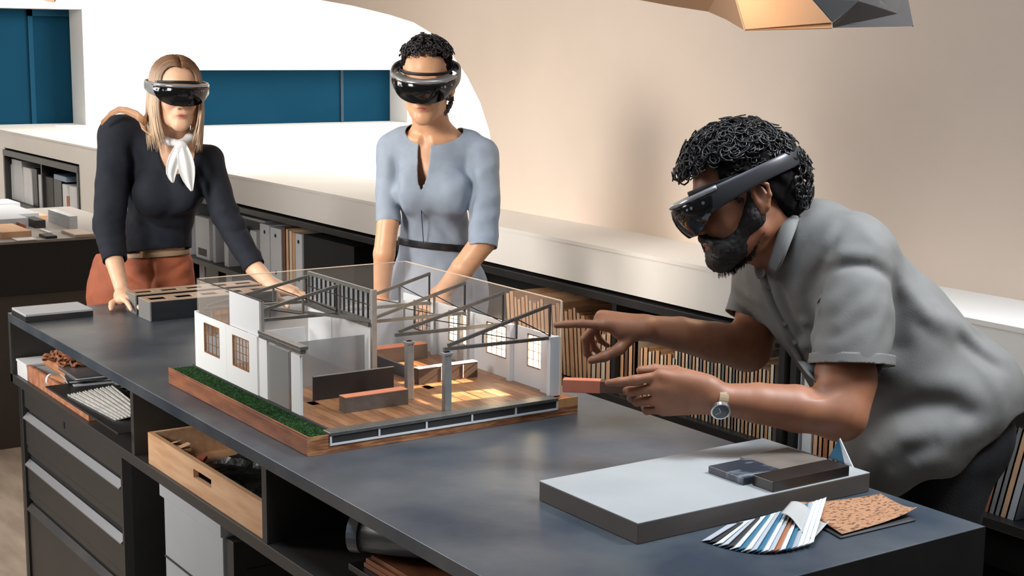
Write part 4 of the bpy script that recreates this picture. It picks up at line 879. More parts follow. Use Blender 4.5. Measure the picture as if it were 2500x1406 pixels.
# ------------------------------------------------------------------ heads, hands
class Head:
    def __init__(s, c, fwd, up, sc=1., wide=1.): s.c = np.array(c, float); s.R = frame(fwd, up); s.sc = sc; s.wd = wide
    def w(s, p): p = np.array(p, float) * s.sc; return s.c + s.R @ p if p.ndim == 1 else s.c + p @ s.R.T
    def l(s, X): return ((X - s.c) @ s.R) / s.sc
    def sdf(s, S, male=False):
        E = lambda c, r, k=.02, sub=False: S.ell(s.w(c), np.array(r) * s.sc, s.R, k * s.sc, sub)
        Cp = lambda a, b, ra, rb, k=.01, sub=False: S.cap(s.w(a), s.w(b), ra * s.sc, rb * s.sc, k * s.sc, sub)
        E((0, -.012, .048), (.075, .095, .084)); E((0, .028, -.015), (.064, .066, .082), .03)
        jw = .050 if male else .042
        E((0, .040, -.078), (jw, .048, .036), .03); Cp((-jw * 1.05, .002, -.070), (-.012, .078, -.100), .012, .013, .03); Cp((jw * 1.05, .002, -.070), (.012, .078, -.100), .012, .013, .03)
        E((0, .078, -.103), (.018, .013, .014), .02)                       # chin
        E((.034, .066, -.030), (.020, .018, .020), .02); E((-.034, .066, -.030), (.020, .018, .020), .02)   # cheeks
        Cp((-.03, .083, .022), (.03, .083, .022), .010, .010, .025)        # brow
        Cp((0, .090, .014), (0, .113, -.030), .0065, .0095, .016)          # nose bridge
        E((0, .112, -.034), (.0105, .0105, .009), .008); E((.0125, .101, -.038), (.007, .010, .007), .006); E((-.0125, .101, -.038), (.007, .010, .007), .006)
        E((0, .086, -.062), (.026, .013, .015), .015)                      # muzzle
        E((.008, .0975, -.0635), (.0115, .0065, .0042), .004); E((-.008, .0975, -.0635), (.0115, .0065, .0042), .004)   # upper lip
        E((0, .0955, -.0735), (.0155, .0075, .0055), .004)                 # lower lip
        Cp((-.022, .094, -.0632), (.022, .094, -.0632), .0008, .0008, .003) 
        S.p.pop(); S.cap(s.w((-.023, .099, -.0688)), s.w((0, .1055, -.0682)), .0016 * s.sc, .0018 * s.sc, .003, True); S.cap(s.w((.023, .099, -.0688)), s.w((0, .1055, -.0682)), .0016 * s.sc, .0018 * s.sc, .003, True)
        for q in (-1, 1):
            E((q * .031, .090, .003), (.015, .012, .010), .014, True)      # eye sockets
            E((q * .031, .078, .002), (.0125, .0125, .0125), .004)
            E((q * .006, .109, -.044), (.0032, .0045, .003), .003, True)   # nostrils
            E((q * .080, -.010, -.012), (.008, .016, .028), .006); S.chain([s.w((q * a_, b_, c_)) for a_, b_, c_ in ((.079, .004, -.004), (.084, .002, .014), (.090, -.012, .020), (.094, -.026, .010), (.091, -.026, -.010), (.085, -.016, -.030), (.080, -.004, -.038))], [.0036 * s.sc] * 4 + [.004 * s.sc, .0048 * s.sc, .0052 * s.sc], .004)   # ears
            E((q * .090, -.008, -.004), (.006, .008, .015), .004, True)
    def col(s, X, C0, base, lip, brow=None, flush=None):
        L = s.l(X); q = ((L - np.array((0, .098, -.0685))) / np.array((.0225, .02, .0105))); m = np.clip(1.5 - 1.5 * np.linalg.norm(q, axis=1), 0, 1)[:, None]
        C0 = C0 * (1 - m) + np.array(lip) * m
        if flush is not None:
            for sx in (-1, 1):
                q = (L - np.array((sx * .040, .07, -.032))) / np.array((.026, .04, .022)); m = np.clip(1 - np.linalg.norm(q, axis=1), 0, 1)[:, None] * .7; C0 = C0 * (1 - m) + np.array(flush) * m
        if brow is not None:
            for sx in (-1, 1):
                q = (L - np.array((sx * .032, .086, .023))) / np.array((.019, .03, .0042)); m = np.clip(2 - 2 * np.linalg.norm(q, axis=1), 0, 1)[:, None] * .8; C0 = C0 * (1 - m) + np.array(brow) * m
        return C0
def hand(S, wrist, d, n, side, curls, s=1., spread=(.10, .02, -.06, -.16), thumb=((.55, .75, -.25), (.85, .45, -.2)), seg=None, k=.0045, curl0=None):
    """side=+1/-1 picks which lateral direction the thumb leaves; n = back of the hand"""
    w0 = np.array(wrist, float); d = nrm(d); n = nrm(np.array(n) - d * (np.array(n) @ d)); l = np.cross(d, n) * side
    kn = [w0 + (d * a + l * b + n * c) * s for a, b, c in ((.086, .028, .002), (.090, .008, .005), (.085, -.012, .003), (.077, -.030, -.002))]
    pr = (.0125, .013, .0125, .0115)
    for q, r in zip(kn, pr): S.cap(w0 + l * ((q - w0) @ l) * .45, q, .0165 * s, r * s, .014)
    S.cap(w0 + (d * .012 + l * .018) * s, w0 + (d * .05 + l * .026 - n * .008) * s, .016 * s, .014 * s, .016)
    L = ((.043, .026, .020), (.048, .030, .021), (.044, .028, .021), (.034, .021, .019)); R = ((.0088, .0080, .0072, .0062), (.009, .0082, .0074, .0064), (.0086, .0078, .007, .006), (.0076, .007, .0062, .0054))
    out = []
    for i in range(4):
        p = kn[i]; a = 0; base = d * math.cos(spread[i]) + l * math.sin(spread[i]); pts = [p]
        for j in range(3):
            a += curls[i][j]; v = base * math.cos(a) - n * math.sin(a); p = p + v * L[i][j] * s; pts.append(p)
        S.chain(pts, [r * s for r in R[i]], k); out.append(pts)
    b0 = w0 + (d * .022 + l * .020 - n * .006) * s; f = lambda t: nrm(d * t[0] + l * t[1] + n * t[2])
    p1 = b0 + f(thumb[0]) * .044 * s; p2 = p1 + f(thumb[1]) * .032 * s; p3 = p2 + f(thumb[-1] if len(thumb) > 2 else thumb[1]) * .025 * s
    S.chain([b0, p1, p2, p3], [.0135 * s, .0108 * s, .0095 * s, .0078 * s], .008)
    return out, [b0, p1, p2, p3]
# ------------------------------------------------------------------ mixed-reality headset
def headset(H, label, tilt=0., bandtone=(62, 63, 66), zoff=0., back=0., hs=1.):
    t = thing('headset', label, 'headset', H.w((0, .02, .03)))
    mb_ = mat('headset band %d' % bandtone[0], bandtone, .36, .25); mg = mat('headset rim', (168, 170, 174), .22, .6); mv = glassy('visor glass', (14, 14, 16), .10, .04, .9); mi = mat('headset pad', (26, 26, 28), .55)
    rx, rf, rb = .093 * hs, .128 * hs, (.112 + back) * hs
    def P(phi, z, dr=0, tl=tilt, rx=rx, rf=rf, rb=rb, y0=.006):
        c, s_ = math.cos(phi), math.sin(phi); r = rf if c > 0 else rb
        x = (rx + dr) * math.copysign(abs(s_) ** .88, s_); y = y0 + (r + dr) * math.copysign(abs(c) ** .88, c)
        return H.w((x, y, z + zoff - y * math.tan(tl)))
    def loop(prof, a0, a1, n, m, name, tl=tilt, closed=False, **kw):
        V = []; k = len(prof[0] if not callable(prof) else prof(0)); 
        for i in range(n + 1 if not closed else n):
            phi = a0 + (a1 - a0) * i / n; pr = prof(phi) if callable(prof) else prof[0]
            for dr, z in pr: V.append(P(phi, z, dr, tl, **kw))
        nn = n + 1 if not closed else n; F = []
        for i in range(nn if closed else nn - 1):
            for j in range(k):
                j2 = (j + 1) % k; F.append((i * k + j, ((i + 1) % nn) * k + j, ((i + 1) % nn) * k + j2, i * k + j2))
        if not closed: F += [tuple(range(k)), tuple((nn - 1) * k + j for j in range(k))[::-1]]
        o = MB().add(V, F).build(name, m, t, smooth=False, fixn=True)
        md = o.modifiers.new('b', 'BEVEL'); md.width = .0022; md.segments = 2; md.limit_method = 'ANGLE'; md.angle_limit = .6
        o.data.polygons.foreach_set('use_smooth', [True] * len(o.data.polygons)); 
        return o
    pi = math.pi
    def bandp(phi):
        q = max(0., math.cos(phi) + .25) ** 1.3 * .016
        return [(0, .016), (.006, .018), (.0085, .010), (.0085, -.010 - q), (.006, -.016 - q), (0, -.015 - q)]
    loop(bandp, pi * .295, 2 * pi - pi * .295, 72, mb_, 'band')
    loop([[(-.001, .017), (.006, .0185), (.0105, .014), (.0105, .009), (.004, .006), (-.002, .009)]], -pi * .36, pi * .36, 48, mg, 'brow_rim')
    loop([[(-.022, .016), (-.001, .0165), (-.003, .009), (-.022, .009)]], -pi * .36, pi * .36, 40, mat('headset shelf', (120, 122, 126), .35, .4), 'top_shelf')
    loop([[(0, .016), (.0035, .018), (.0035, .008), (0, .006)]], 0, 2 * pi, 72, mi, 'inner_band', tl=tilt - .10, closed=True, rx=.079, rf=.100, rb=.104, y0=-.004)
    def vis(phi):
        u = min(1, abs(phi) / (pi * .325)); dep = .054 * (1 - u ** 2.6) ** .55 + .010; inn = -.020 * (1 - u * u)
        T_ = (0, .25, .5, .75, .92, 1); o_ = [(.0095 + .003 * math.sin(3.1 * q) + inn * .9 * q * q, .006 - dep * q) for q in T_]
        return o_ + [(a - .002, b) for a, b in o_[::-1]]
    loop(vis, -pi * .325, pi * .325, 56, mv, 'visor')
    def sens(phi):
        return [(.0098, .005), (.0105, -.012), (.0085, -.014), (.0085, .005)]
    loop(sens, -pi * .305, pi * .305, 40, mat('sensor bar', (18, 18, 20), .12), 'sensor_bar')
    def inner(phi):
        u = min(1, abs(phi) / (pi * .28)); dep = .040 * (1 - u ** 4) ** .5 + .004
        return [(-.012, .0), (-.012, -dep), (-.0145, -dep), (-.0145, .0)]
    loop(inner, -pi * .26, pi * .26, 30, glassy('combiner lens', (60, 62, 66), .45, .05, .6), 'lens_plate')
    for a in (-.62, -.52, .52, .62, -.86, .86):
        p = P(a, -.004, .0108); q = P(a, -.004, .0122); MB().tube([p, q], .0034 if abs(a) > .55 else .0026, 12).build('camera_lens', mat('lens glint', (150, 156, 164), .1, .6), t)  # pale lens dots carry their glint in the colour
    return t
# ------------------------------------------------------------------ curly hair
def curls(H, name, parent, m, n, test, rs=(.075, .098, .088), c0=(0, -.012, .048), ln=(.02, .035), rad=.0022, lift=.004, seed=1, turns=1.6, coil=.0075, tone=None):
    r = random.Random(seed); mb = MB(); k = 0
    while k < n:
        v = nrm([r.gauss(0, 1) for _ in range(3)]); p = np.array(c0) + v * np.array(rs)
        if not test(p, v): continue
        k += 1; nn = nrm(v / np.array(rs)); a = nrm(np.cross(nn, (r.random(), r.random(), r.random()))); b = np.cross(nn, a)
        L = r.uniform(*ln); cr = coil * r.uniform(.7, 1.3); ph = r.uniform(0, 6.28); ten = r.uniform(turns * .7, turns * 1.3); sidev = a * r.uniform(-1, 1) + b * r.uniform(-1, 1)
        pts = []
        for i in range(11):
            t_ = i / 10; q = p + nn * (lift + L * (t_ - .45 * t_ * t_)) + sidev * L * .55 * t_ * t_ + (a * math.cos(ph + ten * 6.28 * t_) + b * math.sin(ph + ten * 6.28 * t_)) * cr * min(1, .3 + 1.5 * t_)
            pts.append(H.w(q))
        c = r.uniform(.5, 1.5); mb.tube(pts, [rad * H.sc * (1.1 - .5 * i / 10) for i in range(11)], 5, col=(tone[0] * c, tone[1] * c, tone[2] * c))
    return mb.build(name, m, parent, smooth=True)
# ------------------------------------------------------------------ people
def L3(c): return np.array(lin(c))
M_skin1 = mat('fair skin', (222, 178, 146), .45, vcol=True, noise=.05, nscale=40); M_skin2 = mat('olive skin', (200, 150, 112), .42, vcol=True, noise=.05, nscale=40); M_skin3 = mat('brown skin', (134, 84, 58), .52, vcol=True, noise=.07, nscale=35)
for m_, c_ in ((M_skin1, 1), (M_skin2, .9), (M_skin3, .7)):
    b_ = m_.node_tree.nodes['Principled BSDF']; b_.inputs['Subsurface Weight'].default_value = .06; b_.inputs['Subsurface Radius'].default_value = (.012, .005, .003); b_.inputs['Subsurface Scale'].default_value = .5
M_hair = mat('dark curls', (22, 20, 20), .32, vcol=True); M_blond = mat('blond strands', (190, 150, 112), .38, vcol=True)
M_navy = mat('navy wool knit', (22, 28, 41), .85, noise=.12, nscale=60, bump=.12, bscale=260); M_dress = mat('blue grey wool crepe', (146, 158, 174), .7, noise=.05, nscale=30, bump=.08, bscale=300)
M_shirt = mat('grey cotton shirt', (108, 106, 103), .72, noise=.03, nscale=30, bump=.06, bscale=320); M_trs = mat('black trousers', (20, 20, 23), .75, bump=.08, bscale=200); M_rust = mat('rust cotton trousers', (176, 98, 68), .75, noise=.08, nscale=25, bump=.1, bscale=220)
M_belt = mat('black leather belt', (22, 22, 26), .35); M_silk = mat('white silk', (226, 228, 230), .35, noise=.04, nscale=14); M_tan = mat('tan leather', (176, 150, 122), .5); M_shoe = mat('black leather shoe', (24, 22, 22), .35)
def cl(name, S, h, m, parent, clips=(), solid=.0025, it=2, colfn=None):
    V, F = S.mesh(h, clips); return npmesh(name, V, F, m, parent, colfn, it, solid)
def band(name, S, dr, p, n_, hw, m, parent, h=.004, near=None, rad=.4):
    old = S.fn; S.fn = lambda X: -dr
    o = cl(name, S, h, m, parent, [plane_clip(np.array(p) + nrm(n_) * hw, n_, near, rad), plane_clip(np.array(p) - nrm(n_) * hw, -nrm(n_), near, rad)] + ([lambda X, q=np.array(near if near is not None else p): np.linalg.norm(X - q, axis=1) - rad]), .002)
    S.fn = old; return o
def shoe(parent, p, d, m=M_shoe):
    d = nrm((d[0], d[1], 0)); p = np.array(p, float); S = SDF(); S.cap(p + np.array((0, 0, .045)), p + d * .15 + np.array((0, 0, .034)), .040, .034, .02); S.cap(p - d * .02 + np.array((0, 0, .10)), p + np.array((0, 0, .05)), .042, .042, .03)
    cl('shoe', S, .008, m, parent, [lambda X: .004 - X[:, 2]], 0)
def onto(S_, px, py, d0, d1, off=-.003):
    ds = np.linspace(d0, d1, 160); X = np.stack([J(px, py, d) for d in ds]); v = S_.ev(X, folds=[]); i = int(np.argmax(v < 0)) if (v < 0).any() else int(np.argmin(v)); return X[i] + (CP - X[i]) / np.linalg.norm(CP - X[i]) * off
def foldpx(S_, d0, d1, k, *L):
    for a, w_, h_ in L:
        n = 4; q = [(a[0] + (a[2] - a[0]) * t / n, a[1] + (a[3] - a[1]) * t / n + (a[4] if len(a) > 4 else 0) * math.sin(math.pi * t / n)) for t in range(n + 1)]
        S_.fold([onto(S_, x, y, d0, d1) for x, y in q], w_, h_ * k)
def wrk(seed, amp, sc, stretch=(1, 1, 1)):
    r = np.random.default_rng(seed); K = r.normal(size=(7, 3)) * sc * np.array(stretch); ph = r.uniform(0, 6.28, 7)
    def f(X):
        q = X + .02 * np.sin(X[:, [1, 2, 0]] * sc * .5 + ph[:3]); s_ = 0
        for k, p in zip(K, ph): s_ = s_ + (1 - 2 * abs(np.sin(q @ k + p)))
        return amp * s_ / 3
    return f
# ---- centre woman ---------------------------------------------------------
def woman_centre():
    t = thing('person', 'person in a blue grey belted dress and short dark curls standing behind the model', 'person', (-3.62, 2.30, 0))
    H = Head(J(1040, 202, 4.02), cw((-.03, -.25, -.96)), cw((.03, .96, -.25)), .87)
    T = frame(cw((-.20, -.12, -.97)), cw((.02, .98, -.12)))
    S = SDF(); H.sdf(S)
    S.cap(H.w((0, -.028, -.050)), J(1058, 335, 4.11), .050, .052, .03)
    S.cap(J(1058, 347, 4.13), J(972, 364, 4.14), .046, .036, .04); S.cap(J(1058, 347, 4.13), J(1158, 374, 4.12), .046, .036, .04)
    S.ell(J(1060, 425, 4.14), (.100, .077, .125), T, .04); S.ell(J(1060, 560, 4.18), (.080, .062, .10), T, .04); S.ell(J(1066, 690, 4.22), (.12, .09, .1), T, .04)
    S.cap(J(1020, 343, 4.062), J(985, 337, 4.09), .006, .005, .02); S.cap(J(1058, 347, 4.058), J(1110, 340, 4.08), .006, .005, .02)   # collar bones
    S.fold([J(1035, 305, 4.06), J(1038, 345, 4.06)], .012, -.004)
    S.chain([J(957, 362, 4.14), J(950, 470, 4.12), J(947, 545, 4.09), J(938, 620, 4.08), J(930, 742, 4.13)], [.036, .030, .030, .030, .0205], .012)
    S.chain([J(1176, 378, 4.10), J(1182, 490, 4.06), J(1178, 592, 4.02), J(1130, 655, 4.02), J(1076, 716, 4.09)], [.038, .034, .034, .032, .0215], .012)
    tip = onz(914, 822, .952); w_ = J(930, 742, 4.13); hand(S, w_, tip - w_, (CU * .5 - CF * .8), 1, [(.15, .25, .15)] * 4, .88, thumb=((.45, .7, -.3), (.8, .35, -.2)))
    tip = onz(1018, 806, .955); w_ = J(1076, 716, 4.09); hand(S, w_, tip - w_, (CU * .6 - CF * .7), -1, [(.15, .25, .15)] * 4, .88, thumb=((.45, .7, -.3), (.8, .35, -.2)))
    base = L3((222, 168, 130)); lip = L3((146, 70, 62))
    cf = lambda X: H.col(X, np.tile(base, (len(X), 1)), base, lip, L3((60, 44, 36)))
    body = cl('body', S, .0027, M_skin2, t, (), 0, 2, cf); body['label'] = 'olive skin, face tilted down, both hands on the table'
    for q in (-1, 1):
        MB().tube([H.w((q * .031, .089, .002)), H.w((q * .031, .0905, .002))], .0055 * H.sc, 12).build('iris', mat('iris', (50, 34, 26), .1), body)
    D = SDF()
    D.cap(J(990, 354, 4.135), J(1140, 362, 4.12), .052, .052, .04); D.ell(J(1058, 425, 4.135), (.112, .088, .14), T, .04)
    D.ell(J(1012, 470, 4.075), (.055, .045, .055), T, .05); D.ell(J(1105, 474, 4.06), (.056, .046, .055), T, .05)
    D.ell(J(1060, 572, 4.175), (.095, .076, .09), T, .06); D.ell(J(1068, 700, 4.22), (.140, .105, .13), T, .07)
    hem = J(1075, 1130, 4.30); TS = SDF(); TS.p = list(D.p); D.cap(J(1072, 760, 4.24), hem, .128, .125, .06)
    D.chain([J(957, 362, 4.14), J(950, 470, 4.12), J(948, 556, 4.09)], [.042, .036, .033], .016); D.chain([J(1176, 378, 4.10), J(1181, 490, 4.06), J(1179, 612, 4.01)], [.046, .042, .038], .016)
    foldpx(D, 3.7, 4.4, 1.0, ((1152, 395, 1146, 560, 0), .018, -.012), ((962, 385, 980, 540, 0), .014, -.010), ((1150, 505, 1218, 470, 8), .013, .006), ((1148, 545, 1216, 515, 8), .012, .006), ((1160, 440, 1212, 400, -6), .014, .005), ((1150, 580, 1214, 575, 6), .010, .005),
        ((925, 500, 975, 520, 5), .010, .004), ((1110, 470, 1150, 420, 0), .016, .006), ((1120, 500, 1148, 560, 0), .014, .006), ((1040, 500, 1010, 575, 0), .014, .005), ((985, 505, 985, 575, -2), .012, .006), ((1085, 520, 1130, 590, 0), .016, .007), ((1060, 540, 1110, 592, 0), .012, -.005),
        ((975, 640, 965, 740, 0), .018, .008), ((1005, 630, 1000, 740, 0), .014, -.006), ((1110, 630, 1150, 740, 0), .018, .008), ((1080, 640, 1090, 740, 0), .016, .006), ((1000, 420, 985, 480, 0), .018, .004))
    D.fn = wrk(3, .0012, 26)
    clips = [ball_clip(J(1060, 318, 4.085), (.080, .10, .046), frame(cw((-.1, 0, -1)), cw((0, 1, 0)))), ball_clip(J(1035, 358, 4.03), (.017, .30, .118), frame(cw((0, 0, -1)), cw((.06, 1, 0)))),
        sleeve_clip(J(945, 543, 4.09), J(946, 560, 4.08) - J(948, 470, 4.11), J(946, 560, 4.09), .09, TS), sleeve_clip(J(1178, 602, 4.01), J(1176, 640, 4.01) - J(1182, 520, 4.04), J(1176, 640, 4.02), .10, TS), lambda X, z=hem[2]: z + .02 - X[:, 2]]
    V, F = D.mesh(.0045, clips[:4]); npmesh('dress', V, F, M_dress, t, None, 2, .003)
    MB().tube([J(1026, 455, 4.036), J(1029, 520, 4.052), J(1034, 592, 4.088)], .0012, 5).build('front_seam', M_belt, t)
    for cx_, cy_, d_, r_, ax in ((945, 540, 4.09, .036, (948, 470)), (1179, 596, 4.01, .041, (1182, 490))):
        pass
    W = SDF(); W.ell(J(1060, 572, 4.175), (.095, .076, .09), T, .06); W.ell(J(1068, 700, 4.22), (.140, .105, .13), T, .07); W.ell(J(1060, 425, 4.135), (.122, .090, .14), T, .05)
    bn = CU * .99 + CR * .10 + CF * -.10
    band('belt', W, .006, J(1060, 596, 4.175), bn, .010, M_belt, t, .0035)
    for q, x in ((-1, 1040), (1, 1082)):
        S2 = SDF()
        S2.cap(J(x, 1120, 4.28), np.array([J(x, 1120, 4.28)[0], J(x, 1120, 4.28)[1], .10]), .055, .038, .02); V, F = S2.mesh(.008); npmesh('stocking', V, F, M_trs, t)
        shoe(t, (J(x, 1120, 4.28)[0], J(x, 1120, 4.28)[1] + .03, 0), (.3, -.55, 0))
    # hair
    C = SDF(); E = lambda c, r: C.ell(H.w(c), np.array(r) * H.sc, H.R, .02)
    E((0, -.022, .058), (.079, .095, .083)); E((0, -.055, .0), (.070, .060, .070)); E((.0, -.06, -.04), (.05, .05, .05))
    rr = wrk(8, .0022, 95); C.fn = rr
    hr = cl('hair', C, .0035, mat('dark hair cap', (18, 15, 15), .9, noise=.4, nscale=90, spec=.1), t, [lambda X: (H.l(X)[:, 1] - .060 + np.abs(H.l(X)[:, 0]) * .35) - np.maximum(0, H.l(X)[:, 2] - .085) * 2.2], 0, 1)
    top = lambda p, v: p[2] > .085 and v[2] > .1 or (p[2] > -.03 and p[1] < -.03 and v[1] < .3)
    curls(H, 'curls', hr, M_hair, 260, top, rs=(.074, .092, .083), c0=(0, -.012, .056), ln=(.010, .026), rad=.0026, coil=.0085, seed=4, tone=tuple(L3((44, 40, 42))))
    curls(H, 'side_curls', hr, M_hair, 34, lambda p, v: p[0] < -.045 and p[2] < -.01 and p[1] < .02, rs=(.086, .06, .12), c0=(.012, -.03, -.02), ln=(.012, .02), rad=.0034, coil=.008, seed=9, tone=tuple(L3((70, 68, 72))))
    headset(H, 'grey mixed-reality headset with dark visor worn by the person in the blue grey dress', .17, (104, 106, 110), .032, 0, 1.09)
woman_centre()
# ---- blonde woman ---------------------------------------------------------
def woman_left():
    t = thing('person', 'person with long blond hair, navy sweater and rust trousers leaning on the table', 'person', (-4.72, 1.75, 0))
    H = Head(J(430, 231, 4.60), cw((.40, -.17, -.90)), cw((.04, .97, -.17)), .885)
    T = frame(cw((.12, -.18, -.97)), cw((.04, .98, -.18)))
    S = SDF(); H.sdf(S)
    S.cap(H.w((0, -.028, -.050)), J(425, 375, 4.72), .048, .050, .03)
    S.ell(J(400, 440, 4.75), (.12, .085, .14), T, .05); S.cap(J(420, 385, 4.74), J(300, 345, 4.70), .045, .045, .05); S.cap(J(420, 385, 4.74), J(505, 390, 4.74), .045, .045, .05)
    S.ell(J(384, 590, 4.82), (.09, .07, .12), T, .05); S.ell(J(352, 690, 4.84), (.12, .09, .09), T, .05)
    S.chain([J(294, 350, 4.70), J(276, 450, 4.65), J(266, 550, 4.61), J(280, 640, 4.56), J(301, 720, 4.475)], [.044, .037, .034, .027, .0205], .015)
    S.chain([J(512, 395, 4.73), J(552, 528, 4.68), J(618, 650, 4.63), J(662, 694, 4.56)], [.043, .034, .029, .021], .02)
    w_ = J(301, 720, 4.475); tip = onz(352, 746, .948); hand(S, w_, tip - w_, (0, 0, 1), 1, [(.10, .15, .1)] * 4, .88, thumb=((.45, .7, -.2), (.8, .35, -.1)))
    w_ = J(662, 694, 4.56); tip = onz(742, 720, .948); hand(S, w_, tip - w_, (0, 0, 1), 1, [(.10, .15, .1)] * 4, .92, thumb=((.45, .7, -.3), (.8, .35, -.2)))
    base = L3((238, 192, 160)); lip = L3((172, 80, 74))
    cf = lambda X: H.col(X, np.tile(base, (len(X), 1)), base, lip, L3((130, 94, 66)), L3((222, 146, 122)))
    body = cl('body', S, .0029, M_skin1, t, (), 0, 2, cf)
    for q in (-1, 1): MB().tube([H.w((q * .031, .089, .002)), H.w((q * .031, .0905, .002))], .0055 * H.sc, 12).build('iris', mat('iris', (50, 34, 26), .1), body)
    D = SDF()
    D.cap(J(425, 395, 4.75), J(297, 332, 4.70), .056, .063, .04); D.cap(J(425, 395, 4.75), J(505, 393, 4.74), .055, .048, .04); D.ell(J(404, 440, 4.75), (.130, .100, .15), T, .045)
    D.ell(J(375, 475, 4.66), (.062, .05, .06), T, .05); D.ell(J(455, 470, 4.68), (.055, .05, .055), T, .05); D.ell(J(384, 570, 4.82), (.108, .086, .11), T, .07); D.ell(J(372, 622, 4.83), (.115, .09, .07), T, .04)
    TS = SDF(); TS.p = list(D.p)
    D.chain([J(291, 332, 4.69), J(276, 450, 4.65), J(266, 550, 4.61), J(281, 646, 4.56)], [.062, .051, .046, .034], .018); D.chain([J(508, 395, 4.73), J(549, 525, 4.68), J(624, 660, 4.62)], [.048, .041, .032], .02)
    foldpx(D, 4.2, 4.95, 1.0, ((325, 340, 318, 520, 0), .024, -.016), ((490, 400, 487, 510, 0), .022, -.014), ((228, 535, 300, 528, 10), .011, .007), ((228, 560, 302, 552, 10), .010, .007), ((238, 590, 304, 580, 10), .010, .007), ((245, 612, 300, 606, 8), .009, .006), ((300, 380, 330, 430, 0), .018, .006),
        ((535, 500, 590, 505, 8), .012, .008), ((548, 540, 602, 535, 8), .012, .007), ((560, 565, 608, 552, 6), .010, -.006), ((598, 632, 642, 608, 6), .010, .006), ((330, 545, 450, 585, 14), .016, .009), ((320, 572, 440, 604, 10), .013, .008), ((330, 520, 430, 560, 14), .016, -.007), ((420, 520, 480, 470, 6), .020, .008), ((350, 500, 470, 545, 16), .018, .006), ((250, 400, 290, 470, 0), .02, .005), ((510, 410, 535, 460, 0), .014, .006))
    D.fn = wrk(5, .0016, 24)
    hemp = J(384, 610, 4.78)
    clips = [ball_clip(J(432, 365, 4.67), (.055, .09, .085), T), sleeve_clip(J(279, 634, 4.56), J(290, 690, 4.53) - J(268, 560, 4.60), J(284, 660, 4.56), .10, TS), sleeve_clip(J(617, 652, 4.62), J(640, 680, 4.6) - J(575, 570, 4.65), J(640, 680, 4.62), .10, TS), plane_clip(hemp, -CU + CR * .10, J(385, 640, 4.83), .125)]
    V, F = D.mesh(.0045, clips); npmesh('sweater', V, F, M_navy, t, None, 2, .004)
    Tr = SDF(); zf = 0.0
    Tr.ell(J(378, 640, 4.84), (.108, .086, .07), T, .05); Tr.ell(J(346, 700, 4.85), (.160, .115, .10), T, .05); Tr.cap(J(276, 640, 4.84), J(268, 780, 4.84), .060, .064, .05); Tr.cap(J(418, 650, 4.85), J(424, 780, 4.85), .060, .066, .04)
    hipw = J(348, 705, 4.85)
    for q, px in ((-1, 292), (1, 400)):
        a = J(px, 730, 4.84); kn = np.array([a[0] + .02, a[1], .50]); ft = np.array([a[0] - .0, a[1] + .0, .09]); Tr.chain([a, kn, ft], [.093, .066, .05], .03)
        shoe(t, (ft[0], ft[1], 0), cw((.2, 0, -.95)))
    foldpx(Tr, 4.3, 4.95, 1.0, ((374, 622, 369, 748, 0), .008, -.008), ((300, 640, 360, 662, 6), .011, .007), ((380, 690, 455, 655, 6), .011, .009), ((380, 722, 458, 690, 6), .010, .008), ((258, 700, 345, 718, 8), .011, .008), ((236, 738, 325, 730, 8), .011, .009), ((300, 662, 352, 692, 5), .009, -.006), ((395, 668, 458, 636, 4), .009, -.006), ((290, 610, 350, 630, 4), .008, .005))
    Tr.fn = wrk(6, .0018, 26)
    V, F = Tr.mesh(.0065, [plane_clip(J(372, 612, 4.8), CU - CR * .06, J(372, 600, 4.84), .2)]); npmesh('trousers', V, F, M_rust, t, None, 1, .003)
    Tb = SDF(); Tb.ell(J(378, 640, 4.84), (.108, .086, .07), T, .05); Tb.ell(J(384, 570, 4.82), (.100, .080, .10), T, .05)
    band('belt', Tb, .006, J(376, 618, 4.84), CU - CR * .05 + CF * -.1, .008, M_tan, t, .004)
    MB().box((-.014, -.004, -.010), (.014, .004, .010), Matrix.Translation(Vector(tuple(J(347, 621, 4.735))))).build('buckle', mat('brass buckle', (160, 130, 92), .3, .7), t, .002)
    # scarf
    def ribbon(pts, ws, m, name, th=.003, nrmv=None):
        n = 9; V = []; V2 = []
        for i, (p, w_) in enumerate(zip(pts, ws)):
            tt = nrm(pts[min(i + 1, len(pts) - 1)] - pts[max(i - 1, 0)]); l = nrm(np.cross(tt, nrmv if nrmv is not None else CF))
            for j in range(n): u = j / (n - 1) - .5; V.append(p + l * u * w_ - CF * .009 * math.cos(u * 3 * math.pi) * min(1, w_ / .05))
        F = [(i * n + j, (i + 1) * n + j, (i + 1) * n + j + 1, i * n + j + 1) for i in range(len(pts) - 1) for j in range(n - 1)]
        o = MB().add(V, F).build(name, m, t, smooth=True); md = o.modifiers.new('s', 'SOLIDIFY'); md.thickness = th; md.offset = 0; md = o.modifiers.new('u', 'SUBSURF'); md.levels = 1; md.render_levels = 1; return o
    dz = 4.56
    k0 = ribbon([J(443, 352, dz), J(432, 375, dz), J(422, 400, dz), J(415, 425, dz + .01), J(423, 448, dz + .015)], [.030, .040, .042, .036, .004], M_silk, 'scarf')
    ribbon([J(443, 352, dz - .005), J(450, 380, dz - .008), J(456, 410, dz - .005), J(460, 440, dz + .005), J(469, 469, dz + .015)], [.028, .048, .056, .040, .004], M_silk, 'scarf')
    S2 = SDF(); S2.ell(J(442, 356, 4.56), (.020, .013, .018), T, .01); cl('scarf_knot', S2, .003, M_silk, t, (), 0)
